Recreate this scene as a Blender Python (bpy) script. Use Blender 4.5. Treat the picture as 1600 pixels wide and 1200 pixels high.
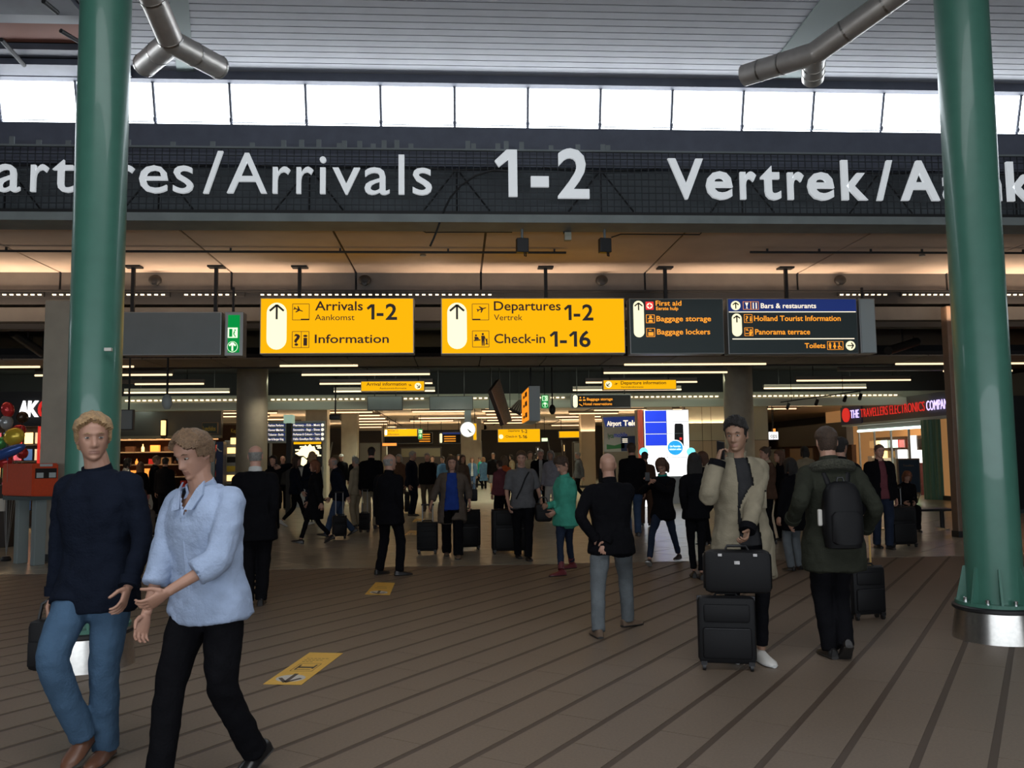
import bpy, bmesh, math, random
import numpy as np
from mathutils import Vector, Matrix
SC = bpy.context.scene
for o in list(bpy.data.objects): bpy.data.objects.remove(o)
COL = SC.collection
R = math.radians
random.seed(7)
# ---------------------------------------------------------------- camera, sky, light, exposure
FPX, CAMH = 1350.0, 1.62
ZROOF = 7.42
YAW, PITCH, ROLL = R(3.6), R(4.9), .0118
cam_d = bpy.data.cameras.new('camera'); cam = bpy.data.objects.new('camera', cam_d); COL.objects.link(cam)
cam_d.sensor_width = 36; cam_d.lens = 36 * FPX / 1600; cam_d.clip_end = 300
MCAM = Matrix.Rotation(-YAW, 3, 'Z') @ Matrix.Rotation(R(90) + PITCH, 3, 'X') @ Matrix.Rotation(-ROLL, 3, 'Z')
CP = Vector((0, 0, CAMH))
cam.matrix_world = Matrix.Translation(CP) @ MCAM.to_4x4()
SC.camera = cam
def ray(px, py): return MCAM @ Vector(((px - 800) / FPX, (600 - py) / FPX, -1))
def G(px, py, z=0.0):
    d = ray(px, py); t = (z - CAMH) / d.z; return CP + d * t
def P(px, py, Y):
    d = ray(px, py); return CP + d * (Y / d.y)
def PXp(px, py, X):
    d = ray(px, py); return CP + d * (X / d.x)
w = bpy.data.worlds.new('overcast sky'); SC.world = w; w.use_nodes = True
w.node_tree.nodes['Background'].inputs[0].default_value = (.86, .93, 1, 1)
w.node_tree.nodes['Background'].inputs[1].default_value = 6
SC.view_settings.view_transform = 'Standard'; SC.view_settings.look = 'None'
SC.view_settings.exposure = 0; SC.view_settings.gamma = 1
SC.view_settings.use_curve_mapping = False
SC.cycles.max_bounces = 6; SC.cycles.diffuse_bounces = 3; SC.cycles.glossy_bounces = 3
SC.cycles.use_denoising = True; SC.cycles.sample_clamp_indirect = 6
def area(name, loc, rot, sx, sy, energy, color=(1, 1, 1), portal=False, spread=180):
    l = bpy.data.lights.new(name, 'AREA'); l.shape = 'RECTANGLE'; l.size = sx; l.size_y = sy
    l.energy = energy; l.color = color; l.spread = R(spread)
    o = bpy.data.objects.new(name, l); COL.objects.link(o); o.location = loc; o.rotation_euler = rot
    if portal: l.cycles.is_portal = True
    return o
# daylight through the clerestory (portal) and the glazed front of the hall behind the camera
area('clerestory_daylight', (1.5, 13.0, 6.85), (R(-108), 0, 0), 22, .9, 1, portal=True)
area('overhead_fill', (0, 1.5, ZROOF - .02), (0, 0, 0), 9, 3.2, 380, (.95, .97, 1))  # added overhead lamp for an assumed skylight, brightens the near floor
area('entrance_daylight', (0, -6.8, 2.1), (R(90), 0, 0), 26, 2.2, 1, portal=True)
area('slat_fill', (0, 13.55, 6.6), (R(180 + 42), 0, 0), 34, .5, 690, (.9, .95, 1))  # added lamp hidden behind the window sill, brightens the ceiling slats
# ---------------------------------------------------------------- materials
MATS = {}
def mat(name, col=(.5, .5, .5), rough=.6, metal=0, noise=0, nscale=20, bump=0, bscale=60, emit=None, es=1, alpha=None, spec=.5, coat=0):
    if name in MATS: return MATS[name]
    m = bpy.data.materials.new(name); m.use_nodes = True; nt = m.node_tree; b = nt.nodes['Principled BSDF']
    b.inputs['Base Color'].default_value = (*col, 1); b.inputs['Roughness'].default_value = rough
    b.inputs['Metallic'].default_value = metal; b.inputs['Specular IOR Level'].default_value = spec
    b.inputs['Coat Weight'].default_value = coat
    tc = None
    if noise or bump:
        tc = nt.nodes.new('ShaderNodeTexCoord')
    if noise:
        n = nt.nodes.new('ShaderNodeTexNoise'); n.inputs['Scale'].default_value = nscale; n.inputs['Detail'].default_value = 4
        nt.links.new(tc.outputs['Object'], n.inputs['Vector'])
        r = nt.nodes.new('ShaderNodeValToRGB'); r.color_ramp.elements[0].position = .3; r.color_ramp.elements[1].position = .7
        r.color_ramp.elements[0].color = (*[c * (1 - noise) for c in col], 1); r.color_ramp.elements[1].color = (*[min(1, c * (1 + noise)) for c in col], 1)
        nt.links.new(n.outputs['Fac'], r.inputs[0]); nt.links.new(r.outputs[0], b.inputs['Base Color'])
    if bump:
        n = nt.nodes.new('ShaderNodeTexNoise'); n.inputs['Scale'].default_value = bscale; n.inputs['Detail'].default_value = 5
        nt.links.new(tc.outputs['Object'], n.inputs['Vector'])
        bp = nt.nodes.new('ShaderNodeBump'); bp.inputs['Strength'].default_value = bump; bp.inputs['Distance'].default_value = .02
        nt.links.new(n.outputs['Fac'], bp.inputs['Height']); nt.links.new(bp.outputs[0], b.inputs['Normal'])
    if emit is not None:
        b.inputs['Emission Color'].default_value = (*emit, 1); b.inputs['Emission Strength'].default_value = es
    if alpha is not None:
        b.inputs['Transmission Weight'].default_value = 1; b.inputs['IOR'].default_value = 1.02; b.inputs['Alpha'].default_value = alpha
    MATS[name] = m; return m
def M(n): return MATS[n]
mat('floor tile', (.16, .122, .09), .5, noise=.1, nscale=60, bump=.05, bscale=150, spec=.3)
mat('floor stripe', (.062, .04, .026), .6)
mat('hall tile', (.30, .275, .215), .27, noise=.07, nscale=3, spec=.45)
mat('grout', (.09, .08, .065), .7)
mat('slat', (.34, .35, .38), .5, noise=.05, nscale=4)
mat('rust strip', (.25, .09, .055), .7)
mat('plate grey', (.2, .21, .23), .6)
mat('dark gap', (.015, .015, .018), .9)
mat('green paint', (.055, .17, .125), .34, noise=.05, nscale=8, coat=.2)
mat('steel', (.55, .53, .5), .28, 1, noise=.08, nscale=30)
mat('duct steel', (.62, .58, .54), .42, .75, noise=.1, nscale=6)
mat('rubber', (.012, .012, .013), .45)
mat('navy frame', (.1, .11, .145), .5, noise=.1, nscale=5)
mat('fascia', (.085, .092, .115), .55, noise=.12, nscale=4)
mat('mesh panel', (.022, .026, .032), .6)
mat('backing panel', (.095, .11, .12), .7, noise=.2, nscale=1.5)
mat('letter white', (.8, .82, .84), .4, emit=(.8, .85, .88), es=.42)
mat('letter side', (.1, .1, .11), .5)
mat('concrete beam', (.24, .27, .265), .7, noise=.12, nscale=3)
mat('soffit', (.68, .56, .47), .75, noise=.06, nscale=2)
mat('soffit seam', (.08, .06, .05), .8)
mat('grey beam', (.13, .12, .11), .7, noise=.1, nscale=3)
mat('black', (.008, .008, .009), .6)
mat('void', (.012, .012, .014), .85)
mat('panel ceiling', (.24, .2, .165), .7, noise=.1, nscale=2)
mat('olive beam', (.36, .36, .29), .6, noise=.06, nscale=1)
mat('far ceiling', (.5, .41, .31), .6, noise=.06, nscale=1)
mat('beige wall', (.34, .28, .21), .6, noise=.06, nscale=1)
mat('beige column', (.38, .34, .27), .6, noise=.08, nscale=3)
mat('brown column', (.17, .11, .075), .5, noise=.1, nscale=6)
mat('tube', (1, .9, .75), .5, emit=(1, .72, .42), es=1.6)
mat('far tube', (1, .9, .75), .5, emit=(1, .62, .33), es=2.2)
mat('spot lens', (1, .9, .75), .5, emit=(1, .78, .5), es=2.0)
mat('tube grey', (.15, .13, .11), .5)
mat('luminaire metal', (.2, .17, .14), .4, .6)
mat('sign yellow', (.1, .045, .002), .9, emit=(1, .485, .004), es=1.0, spec=0)
mat('pill white', (.9, .85, .7), .4, emit=(1, .93, .58), es=1.0)
mat('sign brown', (.1, .03, .01), .5)
mat('sign ink', (.05, .04, .035), .5)
mat('sign alu', (.35, .36, .36), .4, .5)
mat('sign grey', (.19, .215, .22), .5, noise=.04, nscale=3)
mat('sign pale grey', (.45, .52, .53), .5)
mat('sign slate', (.05, .075, .078), .5)
mat('sign blue', (.02, .045, .22), .4, emit=(.02, .05, .28), es=.35)
mat('ink orange', (.9, .35, .03), .4, emit=(1, .34, .02), es=1)
mat('ink white', (.9, .85, .75), .4, emit=(1, .86, .65), es=1.1)
mat('ink red', (.8, .03, .03), .4, emit=(.9, .03, .03), es=.9)
mat('sign green', (.005, .05, .01), .8, emit=(.002, .27, .05), es=1, spec=0)
mat('ink mint', (.8, 1, .8), .4, emit=(.75, 1, .65), es=1)
mat('sticker yellow', (.72, .42, .07), .5, noise=.05, nscale=30)
mat('sticker white', (.55, .53, .48), .5)
mat('glass', (.9, .95, .95), .03, alpha=.1)
mat('orange paint', (.6, .07, .02), .4, noise=.05)
mat('grey paint', (.2, .24, .24), .5)
mat('wood dark', (.06, .035, .02), .5, noise=.3, nscale=8)
mat('bench wood', (.3, .2, .12), .5)
mat('black plastic', (.012, .012, .014), .35)
mat('black case', (.006, .006, .007), .6, bump=.08, bscale=200, spec=.25)
mat('case lining', (.022, .022, .025), .4)
mat('chrome', (.7, .7, .7), .15, 1)
mat('brass', (.6, .38, .13), .4, .2)
mat('cool white', (.8, 1, .9), .4, emit=(.8, 1, .9), es=2.5)
mat('orange wall', (.75, .42, .18), .6, emit=(.8, .4, .15), es=.25)
mat('white lit', (1, 1, 1), .4, emit=(1, 1, 1), es=1.3)
mat('blue lit', (.02, .06, .7), .4, emit=(.015, .05, .75), es=1)
mat('cyan lit', (.02, .4, .8), .4, emit=(.02, .36, .8), es=1)
mat('warm lit', (1, .7, .35), .4, emit=(1, .6, .22), es=2)
mat('amber lit', (1, .4, .1), .4, emit=(1, .32, .05), es=1.2)
mat('red lit', (.3, .02, .02), .6, emit=(.6, .02, .015), es=1.0)
mat('violet lit', (.7, .6, 1), .4, emit=(.62, .5, 1), es=1.6)
mat('map lit', (1, .85, .5), .4, emit=(1, .85, .45), es=1.8)
mat('rack dark', (.03, .022, .018), .6)
mat('sky blue', (.05, .12, .4), .5)
mat('mat blue', (.02, .04, .13), .5)
mat('clock face', (1, 1, .95), .4, emit=(1, 1, .9), es=1.1)
mat('fascia dark', (.05, .042, .038), .5)
mat('shop grey', (.12, .13, .13), .6)
for n, c in (('mag red', (.6, .04, .04)), ('mag blue', (.05, .15, .5)), ('mag white', (.7, .68, .6)), ('mag yellow', (.7, .5, .05)), ('mag green', (.08, .35, .1)), ('mag pink', (.7, .15, .3))): mat(n, c, .5)
MAGS = ['mag red', 'mag blue', 'mag white', 'mag yellow', 'mag green', 'mag pink']
# ---------------------------------------------------------------- mesh helpers
class MB:
    def __init__(s): s.v = []; s.f = []; s.mi = []
    def add(s, vs, fs, m=0):
        b = len(s.v); s.v += [tuple(v) for v in vs]; s.f += [tuple(i + b for i in f) for f in fs]; s.mi += [m] * len(fs); return s
    def box(s, c, size, rz=0, m=0, bev=0, M4=None):
        x, y, z = [k / 2 for k in size]
        if bev:
            b = min(bev, x * .9, y * .9, z * .9); vs = []
            for sz in (-1, 1):
                for k, (ix, iy, iz) in enumerate(((x - b, y - b, z), (x, y - b, z - b), (x - b, y, z - b))): pass
            bm = bmesh.new(); bmesh.ops.create_cube(bm, size=1)
            for v in bm.verts: v.co = Vector((v.co.x * 2 * x, v.co.y * 2 * y, v.co.z * 2 * z))
            bmesh.ops.bevel(bm, geom=bm.edges[:], offset=b, segments=2, affect='EDGES', profile=.5)
            vs = [v.co.copy() for v in bm.verts]; bm.verts.index_update(); fs = [[v.index for v in f.verts] for f in bm.faces]; bm.free()
        else:
            vs = [Vector((i * x, j * y, k * z)) for k in (-1, 1) for j in (-1, 1) for i in (-1, 1)]
            fs = [(0, 2, 3, 1), (4, 5, 7, 6), (0, 1, 5, 4), (2, 6, 7, 3), (0, 4, 6, 2), (1, 3, 7, 5)]
        rm = M4 if M4 is not None else Matrix.Rotation(rz, 3, 'Z')
        return s.add([rm @ v + Vector(c) for v in vs], fs, m)
    def lo_hi(s, a, b, m=0, bev=0):
        a = Vector(a); b = Vector(b); return s.box((a + b) / 2, [abs(b[i] - a[i]) for i in range(3)], m=m, bev=bev)
    def rings(s, rs, cap=True, m=0):
        n = len(rs[0]); vs = [v for r in rs for v in r]; fs = []
        for i in range(len(rs) - 1):
            for j in range(n):
                a = i * n + j; b = i * n + (j + 1) % n; fs.append((a, b, b + n, a + n))
        if cap:
            fs.append(tuple(range(n))[::-1]); k = (len(rs) - 1) * n; fs.append(tuple(range(k, k + n)))
        return s.add(vs, fs, m)
    def lathe(s, prof, c=(0, 0, 0), n=24, m=0, cap=True):
        c = Vector(c); return s.rings([[c + Vector((r * math.cos(2 * math.pi * k / n), r * math.sin(2 * math.pi * k / n), z)) for k in range(n)] for r, z in prof], cap, m)
    def tube(s, pts, r, n=8, m=0, cap=True, flat=1.0):
        pts = [Vector(p) for p in pts]; rs = []; up = None
        for i, p in enumerate(pts):
            d = (pts[min(i + 1, len(pts) - 1)] - pts[max(i - 1, 0)])
            d = d.normalized() if d.length > 1e-9 else Vector((0, 0, 1))
            if up is None: up = Vector((0, 0, 1)) if abs(d.z) < .9 else Vector((0, 1, 0))
            x = d.cross(up); x = x.normalized() if x.length > 1e-6 else Vector((1, 0, 0)); y = x.cross(d).normalized(); up = y
            rr = r[i] if hasattr(r, '__len__') else r
            rs.append([p + x * rr * math.cos(2 * math.pi * k / n) + y * rr * flat * math.sin(2 * math.pi * k / n) for k in range(n)])
        return s.rings(rs, cap, m)
    def prism(s, pts, y0, y1, m=0):
        """polygon in (x, z), pushed out from y0 to y1"""
        n = len(pts); vs = [(p[0], y0, p[1]) for p in pts] + [(p[0], y1, p[1]) for p in pts]
        fs = [tuple(range(n)), tuple(range(2 * n - 1, n - 1, -1))] + [(i, i + n, (i + 1) % n + n, (i + 1) % n) for i in range(n)]
        return s.add(vs, fs, m)
    def sphere(s, c, r, n=12, m=0):
        c = Vector(c); r = Vector(r) if hasattr(r, '__len__') else Vector((r, r, r)); rs = []
        for i in range(1, n):
            t = math.pi * i / n; rs.append([c + Vector((r.x * math.sin(t) * math.cos(2 * math.pi * k / (2 * n)), r.y * math.sin(t) * math.sin(2 * math.pi * k / (2 * n)), -r.z * math.cos(t))) for k in range(2 * n)])
        return s.rings(rs, True, m)
    def mesh(s, name, mats, smooth=False):
        me = bpy.data.meshes.new(name); me.from_pydata(s.v, [], s.f)
        for mm in (mats if isinstance(mats, (list, tuple)) else [mats]): me.materials.append(MATS[mm] if isinstance(mm, str) else mm)
        if any(s.mi): me.polygons.foreach_set('material_index', s.mi)
        bm = bmesh.new(); bm.from_mesh(me); bmesh.ops.recalc_face_normals(bm, faces=bm.faces); bm.to_mesh(me); bm.free()
        if smooth:
            me.polygons.foreach_set('use_smooth', [True] * len(me.polygons))
            try: me.set_sharp_from_angle(angle=R(40))
            except Exception: pass
        return me
    def build(s, name, mats, parent=None, smooth=False, world=True, **kw):
        """world=True: the coordinates are world ones and are moved into the parent's frame (rotated parents: pass world=False)"""
        if parent is not None and world:
            q = (wloc(parent)); s.v = [(v[0] - q.x, v[1] - q.y, v[2] - q.z) for v in s.v]
        return link(name, s.mesh(name, mats, smooth), parent, **kw)
def wloc(o):
    q = Vector((0, 0, 0))
    while o is not None: q = q + Vector(o.location); o = o.parent
    return q
def link(name, me, parent=None, label=None, cat=None, group=None, kind=None, loc=None):
    o = bpy.data.objects.new(name, me); COL.objects.link(o); o.parent = parent
    if loc is not None: o.location = loc
    if label: o['label'] = label
    if cat: o['category'] = cat
    if group: o['group'] = group
    if kind: o['kind'] = kind
    return o
def thing(name, label, cat, loc=(0, 0, 0), rz=0, group=None):
    o = link(name, None, None, label, cat, group); o.location = loc; o.rotation_euler = (0, 0, rz); return o
def struct(name, mb, m, smooth=False, parent=None, **kw):
    return mb.build(name, m, parent, smooth, kind='structure' if parent is None else None, **kw)
# text: cached glyph meshes lying in the local XZ plane, facing -Y
_TX = {}
ONE = [(.34, 0), (.56, 0), (.56, 1), (.3, 1), (0, .76), (.1, .63), (.34, .8)]
def glyphs(body, bold=0.0):
    k = (body, bold)
    if k not in _TX and '1' in body:
        H = float(glyphs('H')[0][:, 1].max()); x = 0; V = []; F = []
        for ch in body:
            if ch == '1':
                pts = [(p[0] * H * .85, p[1] * H) for p in ONE]; n = len(pts)
                v = np.array([(p[0], p[1], 0) for p in pts] + [(p[0], p[1], .02) for p in pts]); f = [tuple(range(n)), tuple(range(2 * n - 1, n - 1, -1))] + [(i, i + n, (i + 1) % n + n, (i + 1) % n) for i in range(n)]
            elif ch == ' ': x += .3 * H; continue
            else: v, f = glyphs(ch, bold); v = v.copy(); v[:, 0] -= v[:, 0].min()
            v = v.copy(); v[:, 0] += x; b = sum(len(q) for q in V); V.append(v); F += [tuple(i + b for i in g) for g in f]; x = v[:, 0].max() + .13 * H
        _TX[k] = (np.concatenate(V), F)
    if k not in _TX:
        cu = bpy.data.curves.new('t', 'FONT'); cu.body = body; cu.size = 1; cu.offset = bold; cu.extrude = .01; cu.resolution_u = 3
        o = bpy.data.objects.new('t', cu); COL.objects.link(o); dg = bpy.context.evaluated_depsgraph_get(); dg.update()
        me = bpy.data.meshes.new_from_object(o.evaluated_get(dg)); v = np.empty(len(me.vertices) * 3); me.vertices.foreach_get('co', v); v = v.reshape(-1, 3)
        fs = [tuple(p.vertices) for p in me.polygons]
        bpy.data.objects.remove(o); bpy.data.curves.remove(cu); bpy.data.meshes.remove(me); _TX[k] = (v, fs)
    return _TX[k]
CAPH = None
def text_mesh(body, x0, z0, cap, width=None, bold=0.0, y=0, depth=.004, align='L', fit_height=False):
    """returns verts, faces; baseline z0, left edge x0 (or right/centre), capital height cap, width fitted when given"""
    global CAPH
    if CAPH is None: CAPH = float(glyphs('H')[0][:, 1].max())
    v, fs = glyphs(body, bold); v = v.copy(); s = cap / CAPH
    xa, xb = v[:, 0].min(), v[:, 0].max(); sx = (width / (xb - xa)) if width else s
    X = (v[:, 0] - xa) * sx
    if align == 'R': X -= (xb - xa) * sx
    if align == 'C': X -= (xb - xa) * sx / 2
    zc = v[:, 2]; D = (zc - zc.min()) / max(1e-9, zc.max() - zc.min())
    return [(x0 + X[i], y - D[i] * depth, z0 + v[i, 1] * s) for i in range(len(v))], fs
def put_text(parent, body, x0, z0, cap, m, width=None, bold=.0, y=0, depth=.004, align='L', name='lettering', **kw):
    vs, fs = text_mesh(body, x0, z0, cap, width, bold, y, depth, align)
    mb = MB().add(vs, fs); return mb.build(name, m, parent, world=False, **kw)
# ---------------------------------------------------------------- floor
def clip_poly(poly, n, d, keep_less=True):
    """keep the part of a 2D polygon where n.p <= d (or >= d)"""
    out = []; s = 1 if keep_less else -1
    for i in range(len(poly)):
        a, b = poly[i], poly[(i + 1) % len(poly)]
        fa = s * (n[0] * a[0] + n[1] * a[1] - d); fb = s * (n[0] * b[0] + n[1] * b[1] - d)
        if fa <= 0: out.append(a)
        if fa * fb < 0:
            t = fa / (fa - fb); out.append((a[0] + (b[0] - a[0]) * t, a[1] + (b[1] - a[1]) * t))
    return out
def slab(mb, poly, z0, z1):
    n = len(poly); vs = [(p[0], p[1], z0) for p in poly] + [(p[0], p[1], z1) for p in poly]
    mb.add(vs, [tuple(range(n))[::-1], tuple(range(n, 2 * n))] + [(i, (i + 1) % n, (i + 1) % n + n, i + n) for i in range(n)])
EDGE = 13.35                                   # where the striped floor meets the pale one
XW0, XW1, YB = -17.5, 17.0, -7.0
fl = struct('floor', MB().lo_hi((XW0, YB, -.3), (XW1, EDGE, -.004)), 'floor stripe')
SD = (math.sin(R(35.1)), math.cos(R(35.1))); SN = (SD[1], -SD[0]); PITCHF = .3462
OFF = -5.165
def in_view(x, y):
    d = MCAM.transposed() @ (Vector((x, y, 0)) - CP)
    return d.z < -.5 and abs(d.x / -d.z) < .64 and abs(d.y / -d.z) < .48
tiles = []
for k in range(-52, 56):
    n0 = OFF + k * PITCHF + .022; n1 = n0 + PITCHF - .044
    for j in range(-26, 30):
        L = .9; s0 = j * L + (k % 2) * .45 + .002; s1 = s0 + L - .004
        poly = [(SN[0] * a + SD[0] * b, SN[1] * a + SD[1] * b) for a, b in ((n0, s0), (n1, s0), (n1, s1), (n0, s1))]
        if max(p[1] for p in poly) < YB + .1 or min(p[1] for p in poly) > EDGE: continue
        poly = clip_poly(poly, (0, 1), EDGE - .012); poly = clip_poly(poly, (0, 1), YB, False) if poly else poly
        poly = clip_poly(poly, (1, 0), XW1 - .01) if poly else poly; poly = clip_poly(poly, (1, 0), XW0 + .01, False) if poly else poly
        if len(poly) < 3: continue
        cx = sum(p[0] for p in poly) / len(poly); cy = sum(p[1] for p in poly) / len(poly)
        tiles.append((0 if in_view(cx, cy) else 1, math.hypot(cx, cy), poly))
tiles.sort(key=lambda t: (t[0], t[1]))
rest = MB()
for i, (v, d, poly) in enumerate(tiles):
    if i < 290 and v == 0:
        m = MB(); slab(m, poly, -.01, random.uniform(-.0006, .0006)); m.build('floor_tile', 'floor tile', fl)
    else: slab(rest, poly, -.01, 0)
rest.build('floor_tiles', 'floor tile', fl, kind='stuff')
HALL_END = 66.0
fh = struct('floor', MB().lo_hi((-24, EDGE, -.3), (XW1 + 6, HALL_END, -.005)), 'grout')
ht = []
for i in range(-4, 90):
    for j in range(-60, 60):
        s = .9; a = R(45); cx0, cy0 = i * s, j * s
        poly = []
        for u, v in ((0, 0), (s, 0), (s, s), (0, s)):
            uu, vv = cx0 + (u if u == 0 else u - .012), cy0 + (v if v == 0 else v - .012)
            poly.append((uu * math.cos(a) - vv * math.sin(a), uu * math.sin(a) + vv * math.cos(a) + 0))
        if max(p[1] for p in poly) < EDGE or min(p[1] for p in poly) > HALL_END: continue
        poly = clip_poly(poly, (0, 1), EDGE + .012, False)
        for nn, dd, kk in (((0, 1), HALL_END, True), ((1, 0), XW1 + 6, True), ((1, 0), -24, False)):
            if poly: poly = clip_poly(poly, nn, dd, kk)
        if len(poly) < 3: continue
        cx = sum(p[0] for p in poly) / len(poly); cy = sum(p[1] for p in poly) / len(poly)
        ht.append((0 if in_view(cx, cy) else 1, cy, poly))
ht.sort(key=lambda t: (t[0], t[1])); rest = MB()
for i, (v, d, poly) in enumerate(ht):
    if i < 150 and v == 0: m = MB(); slab(m, poly, -.01, 0); m.build('floor_tile', 'hall tile', fh)
    else: slab(rest, poly, -.01, 0)
rest.build('floor_tiles', 'hall tile', fh, kind='stuff')
# ---------------------------------------------------------------- shell of the front hall
ZC = 7.42
struct('wall_left', MB().lo_hi((XW0 - .3, YB, 0), (XW0, 13.2, 8.6)), 'fascia dark')
struct('wall_right', MB().lo_hi((XW1, YB, 0), (XW1 + .3, 13.2, 8.6)), 'fascia dark')
wb = MB(); wb.lo_hi((XW0 - .3, YB - .3, 0), (XW1 + .3, YB, 1.0)); wb.lo_hi((XW0 - .3, YB - .3, 3.2), (XW1 + .3, YB, 8.6))
wb.lo_hi((XW0 - .3, YB - .3, 1.0), (-13, YB, 3.2)); wb.lo_hi((13, YB - .3, 1.0), (XW1 + .3, YB, 3.2))
struct('wall_back', wb, 'fascia dark')
cl = struct('ceiling', MB().lo_hi((XW0, YB, ZC + .06), (XW1, 12.9, ZC + .3)), 'dark gap')
for i in range(70):
    y1 = 12.72 - i * .18
    if y1 < 0: break
    m = MB(); m.box(((XW1 - 4.75) / 2, y1 - .079, ZC + .02), (XW1 + 4.75, .158, .04)); m.build('ceiling_slat', 'slat', cl)
m = MB()
for i in range(22): y1 = -.2 - i * .3; m.box(((XW1 - 4.75) / 2, y1 - .14, ZC + .02), (XW1 + 4.75, .28, .04))
m.build('ceiling_slats', 'slat', cl, kind='stuff')
# the open, unfinished bay at the left: plates and beams across it
for y0, y1, z, mm in ((12.3, 12.72, 7.3, 'navy frame'), (12.0, 12.25, 7.38, 'fascia'), (11.35, 11.95, 7.46, 'rust strip'), (11.05, 11.3, 7.4, 'slat'), (10.6, 11.0, 7.36, 'fascia'), (9.9, 10.15, 7.4, 'plate grey'), (10.2, 10.55, 7.43, 'plate grey'), (9.2, 9.8, 7.42, 'navy frame'), (6, 9.1, 7.45, 'fascia')):
    m = MB(); m.lo_hi((XW0, y0, z), (-4.78, y1, z + .09)); struct('trim_1' if mm != 'rust strip' else 'trim_2', m, mm)
for px, py, qx, qy in ((2, 62, 38, 102), (95, 48, 125, 66), (68, 2, 90, 20)):
    a, b = G(px, py, 7.28), G(qx, qy, 7.28); m = MB(); m.tube([a, b], .03, 8); struct('trim_3', m, 'black')
m = MB()
for q in ([(262, -30), (292, -30), (303, 112), (276, 112)], [(1305, -30), (1420, -30), (1250, 122), (1190, 122)]):
    vs = [G(x, y, ZC - .02) for x, y in q]; b = MB(); b.add(vs + [v + Vector((0, 0, .05)) for v in vs], [(0, 1, 2, 3), (7, 6, 5, 4), (0, 4, 5, 1), (1, 5, 6, 2), (2, 6, 7, 3), (3, 7, 4, 0)])
    struct('trim_4', b, mat('pale green beam', (.22, .27, .26), .6))
# ---------------------------------------------------------------- clerestory window band
XM = [-1.15 + 1.128 * k for k in range(-14, 17)]
ZB, ZT, YBm, YTm = 6.68, 7.30, 13.0, 12.8
wf = MB(); wf.lo_hi((XW0, YTm - .12, ZT - .01), (XW1, YTm + .03, ZC + .2)); wf.lo_hi((XW0, 12.86, ZB - .62), (XW1, 13.2, ZB - .005))
win = struct('window_1', wf, 'navy frame')
for i, x in enumerate(XM[:-1]):
    if x < XW0 or x > XW1 - 1.2: continue
    m = MB(); x0, x1 = x + .02, x + 1.108
    vs = [(x0, YBm + .05, ZB), (x1, YBm + .05, ZB), (x1, YTm + .05, ZT), (x0, YTm + .05, ZT)]
    m.add(vs + [(a, b + .008, c) for a, b, c in vs], [(0, 1, 2, 3), (7, 6, 5, 4), (0, 4, 5, 1), (1, 5, 6, 2), (2, 6, 7, 3), (3, 7, 4, 0)])
    m.build('pane', 'glass', win)
for x in XM:
    if x < XW0 or x > XW1: continue
    m = MB(); m.tube([(x, YBm, ZB - .02), (x, YTm, ZT + .02)], .022, 6)
    mu = m.build('mullion', 'navy frame', win)
    m = MB(); m.sphere((x, YBm - .05, ZB + .1), (.03, .035, .045), 6); m.build('clamp', 'navy frame', mu)
m = MB(); m.tube([(XW0, YBm + .1, ZB + .12), (XW1, YBm + .1, ZB + .12)], .008, 6); m.build('tension_wire', 'sign alu', win)
sh = MB(); sh.lo_hi((XW0, 13.2, 5.3), (XW1, 13.3, ZB - .25)); struct('wall_front', sh, 'fascia')
# ---------------------------------------------------------------- big lettered band
YBAND = 12.5; ZBB, ZBT = 5.24, 6.17
band = thing('lettered_sign_band', 'long dark wire-mesh sign band with big white backlit letters under the high windows', 'sign', (0, YBAND, ZBB))
bp = MB(); bp.lo_hi((XW0, YBAND + .5, ZBB), (XW1, YBAND + .56, ZBT + .3)); bp.build('backing_panel', 'backing panel', band)
g = MB(); nx = int((XW1 - XW0) / .105)
for i in range(nx): x = XW0 + i * .105; g.lo_hi((x, YBAND, ZBB), (x + .012, YBAND + .012, ZBT))
for k in range(10): z = ZBB + k * (ZBT - ZBB) / 9; g.lo_hi((XW0, YBAND - .004, z - .007), (XW1, YBAND + .008, z + .007))
g.build('wire_mesh', 'mesh panel', band, kind='stuff')
m = MB(); m.lo_hi((XW0, YBAND - .03, ZBT), (XW1, YBAND + .03, ZBT + .025)); m.build('top_rail', 'sign grey', band)
m = MB(); m.lo_hi((XW0, YBAND - .03, ZBB - .05), (XW1, YBAND + .05, ZBB + .01)); m.build('bottom_rail', 'black', band)
for k in range(-7, 8):
    x = k * 2.2; m = MB()
    for a, b in (((x, 6.0), (x - .5, 5.35)), ((x, 6.0), (x + .5, 5.35)), ((x - .9, 6.03), (x, 5.98)), ((x + .9, 6.03), (x, 5.98)), ((x, 6.0), (x, 5.3)), ((x - .5, 5.33), (x + .5, 5.33))): m.tube([(a[0], YBAND + .3, a[1]), (b[0], YBAND + .3, b[1])], .014, 5)
    m.build('brace', 'black', band)
for px in (18, 60, 106, 200, 270, 332, 394, 443, 471, 498, 530, 538, 562, 583, 600, 620, 642, 731, 740, 778, 791, 815, 861, 903, 942, 950):
    h = random.uniform(.07, .14); q = P(px, 226, YBAND); m = MB(); m.lo_hi((q.x - .035, YBAND, ZBT + .02), (q.x + .035, YBAND + .02, ZBT + .02 + h)); m.build('clip', 'sign grey', band)
m = MB(); pts = [P(x, y, YBAND - .05) for x, y in ((800, 268), (770, 266), (742, 275), (720, 290), (704, 308), (694, 328), (688, 345), (682, 362), (677, 374), (672, 385))]; m.tube(pts, .016, 6); m.build('loose_cable', 'black', band)
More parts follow.
